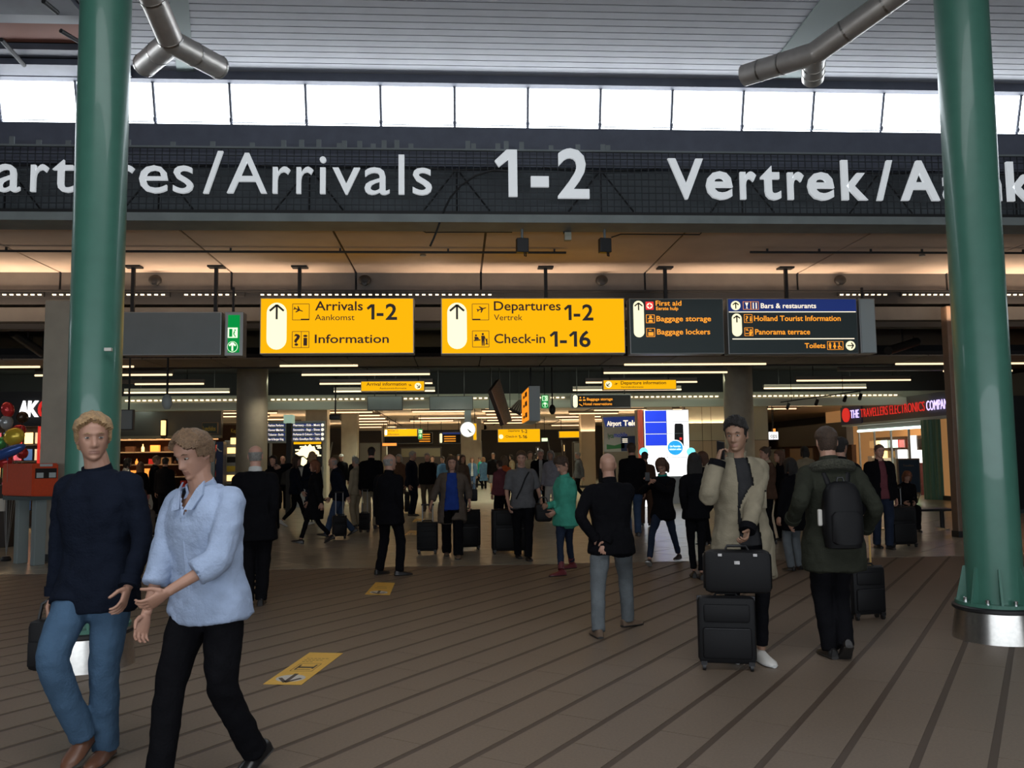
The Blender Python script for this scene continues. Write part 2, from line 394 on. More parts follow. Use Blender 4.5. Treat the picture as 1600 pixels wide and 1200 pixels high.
LET = [('D', -150, -88, 62, 0), ('e', -80, -46, 62, 0), ('p', -38, -6, 62, 0)] and \
    [('a', -4, 33, 62, 0), ('r', 50, 77, 62, 0), ('t', 84, 118, 62, 0), ('u', 128, 160, 62, 0), ('r', 178, 211, 62, 0), ('e', 219, 263, 62, 0), ('s', 272, 303, 62, 0), ('/', 319, 349, 64, 0), ('A', 356, 418, 62, 0), ('r', 427, 454, 62, 0), ('r', 464, 490, 62, 0), ('i', 500, 510, 62, 0), ('v', 520, 563, 62, 0), ('a', 570, 609, 62, 0), ('l', 623, 632, 62, 0), ('s', 645, 675, 62, 0),
     ('1', 773, 808, 74, .02), ('-', 829, 857, 74, .03), ('2', 871, 920, 74, .02), ('V', 1043, 1098, 61, .02), ('e', 1102, 1143, 61, .02), ('r', 1155, 1180, 61, .02), ('t', 1187, 1218, 61, .02), ('r', 1229, 1254, 61, .02), ('e', 1260, 1301, 61, .02), ('k', 1313, 1353, 61, .02), ('/', 1367, 1393, 61, .015), ('A', 1405, 1465, 61, .02), ('a', 1471, 1508, 61, .02), ('n', 1521, 1561, 61, .02), ('k', 1571, 1611, 61, .02)]
YL = YBAND - .09
for ch, a, b, cap, bold in LET:
    zb = P(400, 303, YL).z if a < 700 else P(850, 308.5, YL).z
    x0, x1 = P(a, 280, YL).x, P(b, 280, YL).x
    cm = cap * (P(400, 240, YL).z - P(400, 300, YL).z) / 60
    vs, fs = text_mesh(ch, x0, zb, cm, x1 - x0, bold, YL, .05)
    MB().add(vs, fs).build('letter', 'letter white', band)
# ---------------------------------------------------------------- ledge beam, soffit, recessed light slot
m = MB(); m.lo_hi((XW0, 12.42, 5.07), (XW1, 12.95, 5.19)); m.lo_hi((XW0, 12.5, 5.19), (XW1, 12.95, 5.235)); struct('trim_5', m, 'concrete beam')
SZ = 5.13
sof = struct('ceiling', MB().lo_hi((XW0, 12.9, SZ + .02), (XW1, 16.2, SZ + .2)), 'soffit seam')
xs = [XW0, -13.2, -10.4, -7.3, -4.2, -1.9, .45, 3.6, 6.6, 9.6, 12.5, XW1]
for i in range(len(xs) - 1):
    m = MB(); m.lo_hi((xs[i] + .02, 12.95, SZ), (xs[i + 1] - .02, 16.18, SZ + .03)); m.build('ceiling_panel', 'soffit', sof)
    m = MB(); m.lo_hi((xs[i] + .02, 16.18, 4.8), (xs[i + 1] - .02, 16.24, SZ)); m.build('fascia_panel', 'grey beam', sof)
m = MB(); m.lo_hi((XW0, 16.25, 4.55), (XW1, 16.32, 5.4)); struct('trim_6', m, 'black')
m = MB(); m.lo_hi((XW0, 16.14, 4.77), (XW1, 16.9, 4.8)); struct('trim_6', m, 'black')
m = MB(); m.lo_hi((XW0, 17.0, 4.35), (XW1, 17.3, 4.62)); struct('trim_7', m, 'grey beam')
m = MB(); m.lo_hi((XW0, 17.3, 4.25), (XW1, 17.6, 4.42)); struct('trim_8', m, 'black')
# pale conduits under the soffit
for a, b, py in ((-20, 886, 392), (1172, 1620, 394)):
    q0, q1 = G(a, py, SZ - .06), G(b, py, SZ - .06); q1.y = q0.y
    t = thing('ceiling_pipe', 'long thin dark pipe under the left half of the brown soffit' if a < 0 else 'long thin dark pipe under the right end of the brown soffit', 'pipe', ((q0.x + q1.x) / 2, q0.y, SZ))
    m = MB(); m.tube([q0, q1], .02, 8); m.build('pipe', 'rubber', t)
    for k in range(6):
        x = q0.x + .3 + (q1.x - q0.x - .5) * k / 5; m = MB(); m.lo_hi((x - .015, q0.y - .015, SZ - .06), (x + .015, q0.y + .015, SZ)); m.build('bracket', 'rubber', t)
q0, q1 = G(655, 362, SZ - .05), G(800, 364, SZ - .05); q1.y = q0.y
t = thing('ceiling_cable', 'thin black cable clipped to the soffit left of the middle loudspeakers', 'cable', (q0.x, q0.y, SZ)); m = MB(); m.tube([q0 + Vector((0, 0, .04)), q0 + Vector((.1, 0, -.01)), q1], .01, 6); m.build('cable', 'rubber', t)
q0, q1 = G(955, 366, SZ - .05), G(1100, 360, SZ - .05); q1.y = q0.y
t = thing('ceiling_cable', 'thin black cable clipped to the soffit right of the middle loudspeakers', 'cable', (q0.x, q0.y, SZ)); m = MB(); m.tube([q0 + Vector((0, 0, -.05)), q0 + Vector((.15, 0, 0)), q1, q1 + Vector((.05, 0, .05))], .01, 6); m.build('cable', 'rubber', t)
for px, lb in ((816, 'small black box loudspeaker hanging from the ledge, the left of the pair'), (945, 'small black box loudspeaker hanging from the ledge, the right of the pair')):
    q = P(px, 384, 12.8); t = thing('loudspeaker', lb, 'loudspeaker', (q.x, 12.8, 5.07), R(8), 'small loudspeakers on the ledge')
    zz = q.z - 5.07
    m = MB(); m.box((0, 0, zz), (.18, .12, .22), bev=.01); m.build('case', 'rubber', t, world=False)
    m = MB(); m.tube([(0, 0, 0), (0, 0, zz + .1)], .02, 6); m.build('hanger', 'sign grey', t, world=False)
    m = MB(); m.tube([(.02, -.05, zz - .1), (.02, -.06, zz - .17), (.05, -.04, zz - .17), (.05, -.02, zz - .1)], .01, 6); m.build('cable_loop', 'rubber', t, world=False)
q = P(887, 368, 12.9); t = thing('motion_sensor', 'pale motion sensor under the ledge between two loudspeakers', 'sensor', (q.x, 12.9, 5.07)); m = MB(); m.lo_hi((q.x - .05, 12.85, q.z - .08), (q.x + .05, 12.95, q.z + .04)); m.build('case', 'olive beam', t); m = MB(); m.lo_hi((q.x - .06, 12.9, q.z + .04), (q.x + .05, 12.98, 5.07)); m.build('bracket', 'rubber', t)
for px, lb in ((661, 'glass dome lamp on the soffit above the gap between the yellow signs'), (1441, 'glass dome lamp on the soffit left of the right green column')):
    q = G(px, 403, SZ - .06); t = thing('dome_lamp', lb, 'lamp', (q.x, q.y, SZ)); m = MB(); m.lathe([(.03, -.16), (.08, -.14), (.09, -.1), (.06, -.05), (.04, 0)], (q.x, q.y, SZ), 12); m.build('dome', 'glass', t, True); m = MB(); m.lathe([(.05, -.03), (.05, 0)], (q.x, q.y, SZ), 10); m.build('base', 'sign alu', t)
for px in (570, 940, 1312, 243):
    q = P(px, 438, 16.1); t = thing('spotlight', {570: 'dark round vent on the fascia above the arrivals sign', 940: 'dark round vent on the fascia above the departures sign', 1312: 'dark round spotlight on the fascia above the blue-topped sign', 243: 'dark round spotlight on the fascia above the blank grey panel'}[px], 'spotlight', (q.x, 16.16, q.z)); m = MB(); m.sphere((q.x, 16.08, q.z), (.12, .08, .1), 8); m.build('housing', 'black', t, True); m = MB(); m.tube([(q.x, 16.16, q.z - .05), (q.x, 16.02, q.z - .06)], .05, 10); m.build('snout', 'rubber', t)
# recessed light slot: a row of small lamps in each stretch
slots = [(-20, 68), (80, 112), (185, 265), (286, 382), (405, 780), (1310, 1388), (1408, 1600)]
for i, (a, b) in enumerate(slots):
    q0, q1 = P(a, 462, 16.2), P(b, 462, 16.2); q0.z = q1.z = 4.715; n = max(3, int((q1.x - q0.x) / .125))
    t = thing('slot_light', ['row of tiny warm lamps at the left edge, first stretch of the slot', 'short row of tiny warm lamps left of the left green column', 'row of tiny warm lamps right of the left green column above the grey panel', 'row of tiny warm lamps above the green exit sign', 'long row of tiny warm lamps behind the two yellow signs', 'row of tiny warm lamps above the blue-topped sign', 'row of tiny warm lamps behind the right green column'][i], 'light', ((q0.x + q1.x) / 2, 16.2, 4.77), 0, 'lamp rows in the slot above the signs')
    m = MB(); m.lo_hi((q0.x, 16.2, q0.z - .03), (q1.x, 16.25, 4.77)); m.build('rail', 'black', t)
    m = MB()
    for k in range(n): x = q0.x + .03 + k * .125; m.box((x + .03, 16.19, q0.z), (.06, .03, .022))
    m.build('lamps', 'spot lens', t, kind='stuff')
# ---------------------------------------------------------------- dark ceiling over the hall, lit ceiling far behind
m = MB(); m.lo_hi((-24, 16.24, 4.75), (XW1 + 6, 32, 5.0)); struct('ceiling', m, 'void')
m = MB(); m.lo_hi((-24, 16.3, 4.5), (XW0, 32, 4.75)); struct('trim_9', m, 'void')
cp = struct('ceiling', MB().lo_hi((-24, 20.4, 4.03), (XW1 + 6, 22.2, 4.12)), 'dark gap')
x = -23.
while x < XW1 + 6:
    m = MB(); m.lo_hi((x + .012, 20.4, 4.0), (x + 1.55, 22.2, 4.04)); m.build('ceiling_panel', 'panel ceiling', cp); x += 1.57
m = MB(); m.lo_hi((-24, 22.2, 3.98), (XW1 + 6, 22.5, 4.5)); struct('trim_10', m, 'void')
m = MB(); m.lo_hi((-24, 31.35, 3.97), (XW1 + 6, 31.8, 4.75)); struct('trim_14', m, 'void')
m = MB(); m.lo_hi((-24, 31.4, 3.72), (XW1 + 6, 31.8, 3.97)); struct('trim_11', m, 'olive beam')
m = MB(); m.lo_hi((-24, 31.0, 3.42), (XW1 + 6, 31.35, 3.70)); struct('trim_12', m, mat('pale beam', (.5, .52, .44), .6))
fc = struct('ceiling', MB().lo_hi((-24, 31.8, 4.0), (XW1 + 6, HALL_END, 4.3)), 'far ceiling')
for xx in (-18, -12, -7, -4, 2.5, 6.5, 12, 17): m = MB(); m.lo_hi((xx, 31.9, 3.97), (xx + .06, HALL_END, 4.01)); m.build('ceiling_joint', 'soffit seam', fc)
struct('wall_back', MB().lo_hi((-24.3, HALL_END, -.3), (XW1 + 6, HALL_END + .3, 4.3)), 'fascia dark')
struct('wall_left', MB().lo_hi((-24.3, 13.3, -.3), (-24, HALL_END, 5.0)), 'fascia dark')
struct('wall_right', MB().lo_hi((XW1 + 6, 13.3, -.3), (XW1 + 6.3, HALL_END, 5.0)), 'fascia dark')
m = MB(); m.lo_hi((-24, 13.3, 0), (XW0, 13.4, 5.0)); m.lo_hi((XW1, 13.3, 0), (XW1 + 6, 13.4, 5.0)); m.lo_hi((XW0, 13.3, 5.33), (XW1, 16.2, 5.4)); struct('wall_front', m, 'fascia dark')
# luminaires: thin tubes in metal trays
def luminaire(px0, px1, py, z=3.98, lab='', grp='', lit=1.0, Y=None, src=None):
    q0 = G(px0, py, z) if Y is None else P(px0, py, Y); q1 = G(px1, py, z) if Y is None else P(px1, py, Y); L = q1.x - q0.x; c = Vector(((q0.x + q1.x) / 2, q0.y, z))
    t = thing('ceiling_light', lab, 'light', c, 0, grp)
    m = MB(); m.lo_hi((-L / 2, -.06, .02), (L / 2, .08, .14)); m.build('tray', 'luminaire metal', t, world=False)
    if lit > 0: m = MB(); m.tube([(-L / 2 + L * (1 - lit), -.05, 0), (L / 2, -.05, 0)], .028, 6); m.build('tube', 'tube', t, world=False)
    else: m = MB(); m.tube([(-L / 2, -.05, 0), (L / 2, -.05, 0)], .028, 6); m.build('tube', 'tube grey', t, world=False)
    for s in (-1, 1): m = MB(); m.lo_hi((s * L * .35 - .01, 0, .14), (s * L * .35 + .01, .02, .75)); m.build('hanger', 'black', t, world=False)
    return t
GR = 'light tubes under the dark ceiling'
for a, b, y, lb, lit in ((438, 560, 572, 'light tube below the arrivals sign, nearest of the left bank', 1), (472, 672, 586, 'light tube below the arrivals sign, second of the left bank', 1), (500, 676, 600, 'light tube running behind the small arrival sign', 1), (522, 680, 612, 'light tube of the left bank farthest back', 1),
                         (975, 1192, 570, 'light tube below the dark first aid sign, nearest of the middle bank', 1), (943, 1132, 583, 'light tube above the small departure sign', 1), (915, 1085, 598, 'light tube running behind the small departure sign', 1), (895, 1060, 610, 'light tube of the middle bank farthest back', 1),
                         (1398, 1600, 569, 'light tube left of the right green column, nearest of the right bank', 1), (1310, 1570, 581, 'light tube of the right bank, half dark', .4), (1244, 1415, 595, 'light tube of the right bank, third from the front', 1), (1193, 1346, 607, 'light tube of the right bank farthest back', 1),
                         (-40, 66, 574, 'light tube at the left edge beside the beige pillar', 1), (40, 213, 574, 'short light tube right of the left green column, nearest', .5), (56, 274, 587, 'light tube right of the left green column, second row', 1), (140, 323, 601, 'light tube right of the left green column, third row', .6), (195, 363, 614, 'light tube right of the left green column, farthest row', 1)):
    luminaire(a, b, y, 3.98, lb, GR, lit)
# the slot of small lamps on top of the olive beam
for a, b, lb in ((187, 370, 'far lamp row left of the round left column'), (418, 575, 'far lamp row below the small arrival sign'), (628, 670, 'short far lamp row between the two blank panels'), (738, 765, 'short far lamp row left of the tilted louvre'), (843, 893, 'far lamp row beside the small green exit sign'), (985, 1130, 'far lamp row below the small departure sign'), (1180, 1420, 'far lamp row right of the round right column')):
    q0, q1 = P(a, 621, 30.9), P(b, 621, 30.9); t = thing('slot_light', lb, 'light', ((q0.x + q1.x) / 2, 30.9, 3.75), 0, 'lamp rows along the olive beam')
    m = MB()
    for k in range(max(2, int((q1.x - q0.x) / .2))): m.box((q0.x + .1 + k * .2, 31.3, 3.80), (.11, .05, .045))
    m.build('lamps', 'spot lens', t, kind='stuff'); m = MB(); m.lo_hi((q0.x, 31.3, 3.82), (q1.x, 31.4, 3.9)); m.build('rail', 'olive beam', t)
# far ceiling lights: one built, the others copied
proto = None; r2 = random.Random(3); k = 0
ORD = ('first', 'second', 'third', 'fourth', 'fifth', 'sixth', 'seventh', 'eighth', 'ninth')
for row_i, y in enumerate((33.5, 36, 38.5, 41, 44, 47.5, 51, 55, 60)):
    cnt_ = 0
    for xx in (-14.5, -10.2, -5.8, -1.5, 2.8, 7.2, 11.5, 15.5):
        if r2.random() < .12: continue
        x = xx + r2.uniform(-.6, .6); side = 'left' if xx < -1 else 'right'; cnt_ += 1
        lb = 'far warm ceiling strip, %s from the left in the %s row from the front' % (ORD[cnt_ - 1], ORD[row_i])
        if proto is None:
            proto = thing('ceiling_strip_light', lb, 'light', (x, y, 3.88), 0, 'fluorescent strips on the far ceiling, ' + side); m = MB(); m.lo_hi((-1.3, -.02, 0), (1.3, .02, .12)); m.build('tray', 'luminaire metal', proto, world=False)
            m = MB(); m.tube([(-1.25, 0, -.03), (1.25, 0, -.03)], .03, 6); m.build('tube', 'far tube', proto, world=False)
        else:
            c = proto.copy(); COL.objects.link(c); c.location = (x, y, 3.88); c['label'] = lb; c['group'] = 'fluorescent strips on the far ceiling, ' + side
            for ch in list(proto.children): d = ch.copy(); COL.objects.link(d); d.parent = c
# warm fill lamps added below the soffit's rear edge (they wash the brown soffit)
for x, en in ((-9, 56), (-4.5, 38), (1, 30), (6, 36), (11, 56)): area('soffit_fill', (x, 15.95, 4.25), (R(180 - 14), 0, 0), 4, .2, en, (1, .72, .5))
# added fill lamps without fixtures: floor spots, far ceiling areas, olive beam
def spot(name, loc, energy, color=(1, .9, .7), ang=150):
    l = bpy.data.lights.new(name, 'SPOT'); l.energy = energy; l.color = color; l.spot_size = R(ang); l.spot_blend = 1; l.shadow_soft_size = .06
    o = bpy.data.objects.new(name, l); COL.objects.link(o); o.location = loc; return o
for x, y in ((-9, 24), (-3, 25), (3, 25), (9, 24), (-6, 28.5), (0, 29), (6, 29), (12, 28)): spot('hall_floor_fill', (x, y, 4.02), 70, (1, .93, .72))
for y in (34, 40, 47, 56):
    for x in (-12, -3, 2, 7): spot('far_floor_fill', (x, y, 3.98), 620, (.93, 1, .78))
for y in (36, 46, 57): area('far_ceiling_fill', (-1, y, 3.0), (R(180), 0, 0), 26, .3, 420, (1, .72, .45))
area('beam_fill', (0, 29.4, 4.3), (R(80), 0, 0), 34, .2, 110, (.9, 1, .78))
# ---------------------------------------------------------------- columns
def green_column(x, y, lab, r):
    t = thing('green_column', lab, 'column', (x, y, 0))
    m = MB(); m.lathe([(r, .3), (r, ZC + .1)], (0, 0, 0), 40); sh = m.build('shaft', 'green paint', t, True, world=False)
    m = MB(); m.lathe([(.36, 0), (.33, .25)], (0, 0, 0), 48); m.build('steel_collar', 'steel', t, True, world=False)
    m = MB(); m.lathe([(.335, .25), (.35, .262), (.35, .285), (.335, .296)], (0, 0, 0), 48); m.build('rubber_ring', 'rubber', t, True, world=False)
    m = MB(); m.lathe([(.325, .296), (.325, .325)], (0, 0, 0), 48); m.build('base_plate', 'green paint', t, False, world=False)
    for k in range(8):
        a = R(k * 45 + 22); M3 = Matrix.Rotation(a, 3, 'Z'); m = MB()
        vs = [M3 @ Vector(p) for p in ((r - .01, -.009, .32), (.315, -.009, .32), (r + .02, -.009, .62), (r - .01, -.009, .62), (r - .01, .009, .32), (.315, .009, .32), (r + .02, .009, .62), (r - .01, .009, .62))]
        m.add(vs, [(0, 1, 2, 3), (7, 6, 5, 4), (0, 4, 5, 1), (1, 5, 6, 2), (2, 6, 7, 3), (3, 7, 4, 0)]); m.build('gusset', 'green paint', t, world=False)
        a = R(k * 45); m = MB(); m.lathe([(.018, .32), (.018, .36), (.012, .365)], (.275 * math.cos(a), .275 * math.sin(a), 0), 8); m.build('bolt', 'chrome', t, world=False)
    if x < 0:
        q = P(169, 546, y - r); m = MB(); m.lo_hi((q.x - x - .028, -r - .012, q.z - .013), (q.x - x + .028, -r + .02, q.z + .013)); m.build('sticker', 'sticker white', t, world=False)
    return t
green_column(-3.0, 7.33, 'left green round steel column with a polished steel collar at its foot', .205)
green_column(4.705, 7.45, 'right green round steel column with gusset fins and bolts at its foot', .228)
def pillar(a, b, Y, top, m_, lab, dep=.22, name='pillar', py=560):
    q0, q1 = P(a, py, Y), P(b, py, Y); t = thing(name, lab, 'pillar', ((q0.x + q1.x) / 2, Y, 0)); w = q1.x - q0.x
    m = MB(); m.box((0, dep / 2, top / 2), (w, dep, top), bev=.02); m.build('shaft', m_, t, world=False)
    m = MB(); m.box((0, dep / 2, .06), (w + .02, dep + .02, .12)); m.build('skirting', 'rubber', t, world=False); return t
pillar(67, 108, 15.0, 4.4, 'beige column', 'beige square pillar left of the left green column')
pillar(1483, 1506, 16.2, 4.5, 'brown column', 'dark brown pillar just left of the right green column')
def round_col(a, b, Y, lab, top=4.7):
    q0, q1 = P(a, 640, Y), P(b, 640, Y); t = thing('round_column', lab, 'column', ((q0.x + q1.x) / 2, Y, 0)); r = (q1.x - q0.x) / 2
    m = MB(); m.lathe([(r, .1), (r, top)], (0, 0, 0), 32); m.build('shaft', 'beige column', t, True, world=False); m = MB(); m.lathe([(r + .01, 0), (r + .01, .1)], (0, 0, 0), 32); m.build('skirting', 'rubber', t, True, world=False)
round_col(370, 418, 29.5, 'thick round beige column behind the bald man in a dark suit')
round_col(1132, 1176, 29.5, 'thick round brown column behind the man on the phone')
# ---------------------------------------------------------------- branching steel struts at the roof
def strut(name, lab, segs, r, bands):
    c = segs[0][1]; t = thing(name, lab, 'roof strut', c)
    for a, b in segs:
        m = MB(); m.tube([a, b], r, 20, flat=1); e = m.build('tube', 'duct steel', t, True)
        d = (b - a).normalized()
        for f in bands: m = MB(); q = a.lerp(b, f); m.tube([q - d * .012, q + d * .012], r + .006, 20); m.build('weld_band', 'steel', e)
    m = MB(); m.sphere(c, r * 1.01, 10); m.build('joint', 'duct steel', t, True)
J = P(268, 66, 10.3)
strut('roof_strut', 'forked brushed steel roof strut beside the left green column', [(P(214, -60, 9.4), J), (J, P(226, 102, 11.1)), (J, P(343, 106, 11.1))], .15, (.45, .97))
J = P(1272, 84, 10.4)
strut('roof_strut', 'long forked brushed steel roof strut left of the right green column', [(P(1480, -65, 9.2), J), (J, P(1163, 118, 11.2)), (J, P(1270, 122, 10.9))], .145, (.45, .75))
# ---------------------------------------------------------------- hanging signs
class Sign:
    """a hanging box sign laid out from its own corner; S maps a pixel of the photo into its face"""
    def __init__(s, name, lab, box, Y, depth=.28, frame='sign alu', face='sign yellow', rods=(), rodtop=SZ, group=None, fr=.02, parts=True):
        s.box = box; s.Y = Y; x0, y0, x1, y1 = box
        a, b = P(x0, y1, Y), P(x1, y0, Y); c0, c1 = P((x0 + x1) / 2, y1, Y), P((x0 + x1) / 2, y0, Y)
        s.W = b.x - a.x; s.H = c1.z - c0.z; s.o = Vector((a.x, Y, c0.z))
        s.t = thing(name, lab, 'sign', s.o, 0, group); W, H = s.W, s.H
        m = MB(); m.lo_hi((0, .012, -.0), (W, depth, H), bev=.01); m.build('housing', frame, s.t, world=False)
        m = MB(); m.lo_hi((fr, 0, fr), (W - fr, .02, H - fr)); m.build('face', face, s.t, world=False)
        for r in rods:
            q = P(r, y0, Y + depth / 2); m = MB(); m.lo_hi((q.x - a.x - .03, depth / 2 - .03, H), (q.x - a.x + .03, depth / 2 + .03, rodtop - s.o.z)); m.lo_hi((q.x - a.x - .14, depth / 2 - .1, rodtop - s.o.z - .03), (q.x - a.x + .14, depth / 2 + .1, rodtop - s.o.z)); m.build('hanger_rod', 'black', s.t, world=False)
    def S(s, px, py): x0, y0, x1, y1 = s.box; return ((px - x0) / (x1 - x0) * s.W, (y1 - py) / (y1 - y0) * s.H)
    def k(s): return s.H / (s.box[3] - s.box[1])
    def text(s, body, px0, px1, base, cap, m, bold=.012, y=-.002):
        u, v = s.S(px0, base); return put_text(s.t, body, u, v, cap * s.k(), m, s.S(px1, base)[0] - u, bold, y, .003)
    def poly(s, pts, m, name='pictogram', y=-.002, d=.004):
        return MB().prism([s.S(*p) for p in pts], y, y - d).build(name, m, s.t, world=False)
    def polys(s, many, m, name='pictogram', y=-.002, d=.004):
        b = MB()
        for pts in many: b.prism([s.S(*p) for p in pts], y, y - d)
        return b.build(name, m, s.t, world=False)
    def line(s, a, b, w):
        dx, dy = b[0] - a[0], b[1] - a[1]; L = math.hypot(dx, dy); nx, ny = -dy / L * w / 2, dx / L * w / 2
        return [(a[0] + nx, a[1] + ny), (b[0] + nx, b[1] + ny), (b[0] - nx, b[1] - ny), (a[0] - nx, a[1] - ny)]
    def frame(s, x0, y0, x1, y1, m, w=.8):
        s.polys([s.line((x0, y0), (x1, y0), w), s.line((x0, y1), (x1, y1), w), s.line((x0, y0), (x0, y1), w), s.line((x1, y0), (x1, y1), w)], m, 'pictogram_frame')
    def pill(s, x0, y0, x1, y1, m='pill white'):
        r = (x1 - x0) / 2; cx = (x0 + x1) / 2
        pts = [(cx + r * math.cos(a), y0 + r - r * math.sin(a)) for a in np.linspace(0, math.pi, 13)] + [(cx - r * math.cos(a), y1 - r + r * math.sin(a)) for a in np.linspace(0, math.pi, 13)]
        return s.poly(pts, m, 'arrow_field', -.002, .004)
    def arrow(s, cx, top, h, wd, m='sign ink', ang=0, t=3.2):
        base = [s.line((0, 0), (0, h), t), s.line((0, .5), (-wd, wd * .9), t), s.line((0, .5), (wd, wd * .9), t)]
        ca, sa = math.cos(ang), math.sin(ang); cy = h / 2
        return s.polys([[(cx + (x * ca - (y - cy) * sa), top + cy + (x * sa + (y - cy) * ca)) for x, y in q] for q in base], m, 'arrow', -.007)
    def plane(s, cx, cy, r, ang, m):
        pts = [(1, 0), (.8, .12), (.3, .14), (-.2, .85), (-.42, .85), (-.1, .14), (-.6, .12), (-.8, .38), (-.95, .38), (-.85, 0), (-.95, -.38), (-.8, -.38), (-.6, -.12), (-.1, -.14), (-.42, -.85), (-.2, -.85), (.3, -.14), (.8, -.12)]
        ca, sa = math.cos(ang), math.sin(ang); return s.poly([(cx + r * (x * ca - y * .75 * sa), cy + r * (x * sa + y * .75 * ca)) for x, y in pts], m)
def disc(cx, cy, r, n=16): return [(cx + r * math.cos(2 * math.pi * k / n), cy - r * math.sin(2 * math.pi * k / n)) for k in range(n)]
YS = 15.5
def exit_icons(s, x0, x1, ydoor, yarrow, r):
    cx = (x0 + x1) / 2; d = r * 1.0
    s.poly([(cx - d, ydoor - d), (cx + d, ydoor - d), (cx + d, ydoor + d), (cx - d, ydoor + d)], 'ink mint')
    s.polys([[(cx - d * .7, ydoor - d * .75), (cx - d * .05, ydoor - d * .75), (cx - d * .05, ydoor + d * .8), (cx - d * .7, ydoor + d * .8)], disc(cx + d * .5, ydoor - d * .5, d * .16, 8), s.line((cx + d * .4, ydoor - d * .3), (cx + d * .2, ydoor + d * .3), d * .22), s.line((cx + d * .2, ydoor + d * .2), (cx + d * .6, ydoor + d * .8), d * .18)], 'sign green', 'running_figure', -.007)
    s.poly(disc(cx, yarrow, r * 1.08), 'ink mint', 'arrow_field'); s.poly(disc(cx, yarrow, r * .98), 'sign green', 'arrow_ground', -.005)
    s.arrow(cx, yarrow - r * .8, r * 1.6, r * .65, 'ink mint', 0, r * .35)
s = Sign('hanging_sign', 'blank grey hanging panel right of the left green column', (189, 487, 346, 555), YS, face='sign grey', rods=(207, 337))
s = Sign('exit_sign', 'tall green lit exit sign with running figure and up arrow beside the blank grey panel', (350, 487, 380, 556), YS, face='sign green', rods=(), fr=.06); exit_icons(s, 351, 376, 520, 542, 8)
m = MB(); m.lo_hi((.1, .1, s.H), (.14, .14, 4.74 - s.o.z)); m.build('hanger_rod', 'black', s.t, world=False)
s = Sign('hanging_sign', 'yellow backlit sign reading Arrivals 1-2 and Information with an up arrow', (405, 465, 647, 553), YS, rods=(468,))
s.pill(416, 473, 447, 546); s.arrow(431.5, 476, 23, 11); s.frame(456, 475, 482, 500, 'sign brown'); s.plane(465, 484, 8, .35, 'sign brown'); s.poly(s.line((469, 499), (482, 499), 1.6), 'sign brown')
s.text('Arrivals', 491, 566, 485, 14, 'sign brown'); s.text('Aankomst', 491, 553, 500.5, 9, 'sign brown', 0); s.text('1-2', 572, 620, 499.5, 24, 'sign ink', .02)
s.frame(456, 518, 482, 543, 'sign brown'); s.text('?', 458.5, 468, 539.5, 17, 'sign brown', .02); s.text('i', 473, 479.5, 539.5, 17, 'sign brown', .02); s.poly(s.line((470, 518), (470, 543), .7), 'sign brown'); s.text('Information', 491, 607, 536, 13, 'sign brown')
s = Sign('hanging_sign', 'wide yellow backlit sign reading Departures 1-2 and Check-in 1-16', (689, 465, 976, 553), YS, rods=(853,))
s.pill(699, 473, 729, 545); s.arrow(714, 476, 23, 11); s.frame(737.5, 475, 763, 500, 'sign brown'); s.plane(752, 483, 8, -.3, 'sign brown'); s.poly(s.line((738, 499), (750, 499), 1.6), 'sign brown')
s.text('Departures', 771, 875, 485, 14, 'sign brown'); s.text('Vertrek', 771, 815, 500.5, 9, 'sign brown', 0); s.text('1-2', 880, 926, 500.5, 24, 'sign ink', .02)
s.frame(737.5, 517, 763, 542, 'sign brown')
s.polys([disc(743, 524, 1.7, 8), [(740.5, 526), (746, 526.5), (748, 530), (741, 531)], s.line((739.5, 532), (750, 531), 1.6), disc(753.5, 522, 1.8, 8), [(751, 524.5), (756.5, 524.5), (756, 540), (754.2, 540), (754, 532), (753.2, 540), (751.8, 540)], s.line((756, 526), (759, 533), 1), s.line((757, 537.5), (762, 537.5), 1.2), s.line((759.5, 529), (759.5, 537), 2)], 'sign brown')
s.text('Check-in', 771, 850, 536, 14, 'sign brown'); s.text('1-16', 857, 921, 542, 24, 'sign ink', .02)
s = Sign('hanging_sign', 'dark sign with orange lettering for first aid, baggage storage and baggage lockers', (985, 466, 1130, 553), YS, face='sign slate', rods=(1040,), fr=.018)
s.pill(991, 470, 1007, 527); s.arrow(999, 473, 12, 6, t=2)
s.poly([(1010, 471.5), (1022, 471.5), (1022, 484), (1010, 484)], 'ink red'); s.poly(disc(1016, 478, 4.6), 'ink white', 'cross_field', -.006, .003); s.polys([s.line((1012.5, 478), (1019.5, 478), 2.2), s.line((1016, 474.5), (1016, 481.5), 2.2)], 'ink red', 'cross', -.009, .002)
s.text('First aid', 1025.5, 1065, 477.5, 7.5, 'ink orange'); s.text('Eerste hulp', 1026, 1060, 484.5, 5, 'ink orange', .015); s.text('Baggage storage', 1026, 1110, 502, 8, 'ink orange'); s.text('Baggage lockers', 1026.5, 1108, 522.5, 8, 'ink orange')
s.frame(1010.5, 492, 1023, 504.5, 'ink orange'); s.polys([disc(1017, 495.5, 2.2, 10), s.line((1013, 498), (1021, 498), 1.2), [(1014.5, 500), (1019.5, 500), (1020.5, 503.5), (1013.5, 503.5)]], 'ink orange')
s.frame(1010.5, 513, 1023, 526, 'ink orange'); s.polys([[(1013, 519), (1021, 519), (1021, 524.5), (1013, 524.5)], s.line((1014, 516), (1018, 516), 1.2)], 'ink orange')
s = Sign('hanging_sign', 'dark sign with a blue top strip for bars and restaurants, tourist information and toilets', (1139, 466, 1338.5, 553), YS, face='sign slate', rods=(1229,), fr=.018)
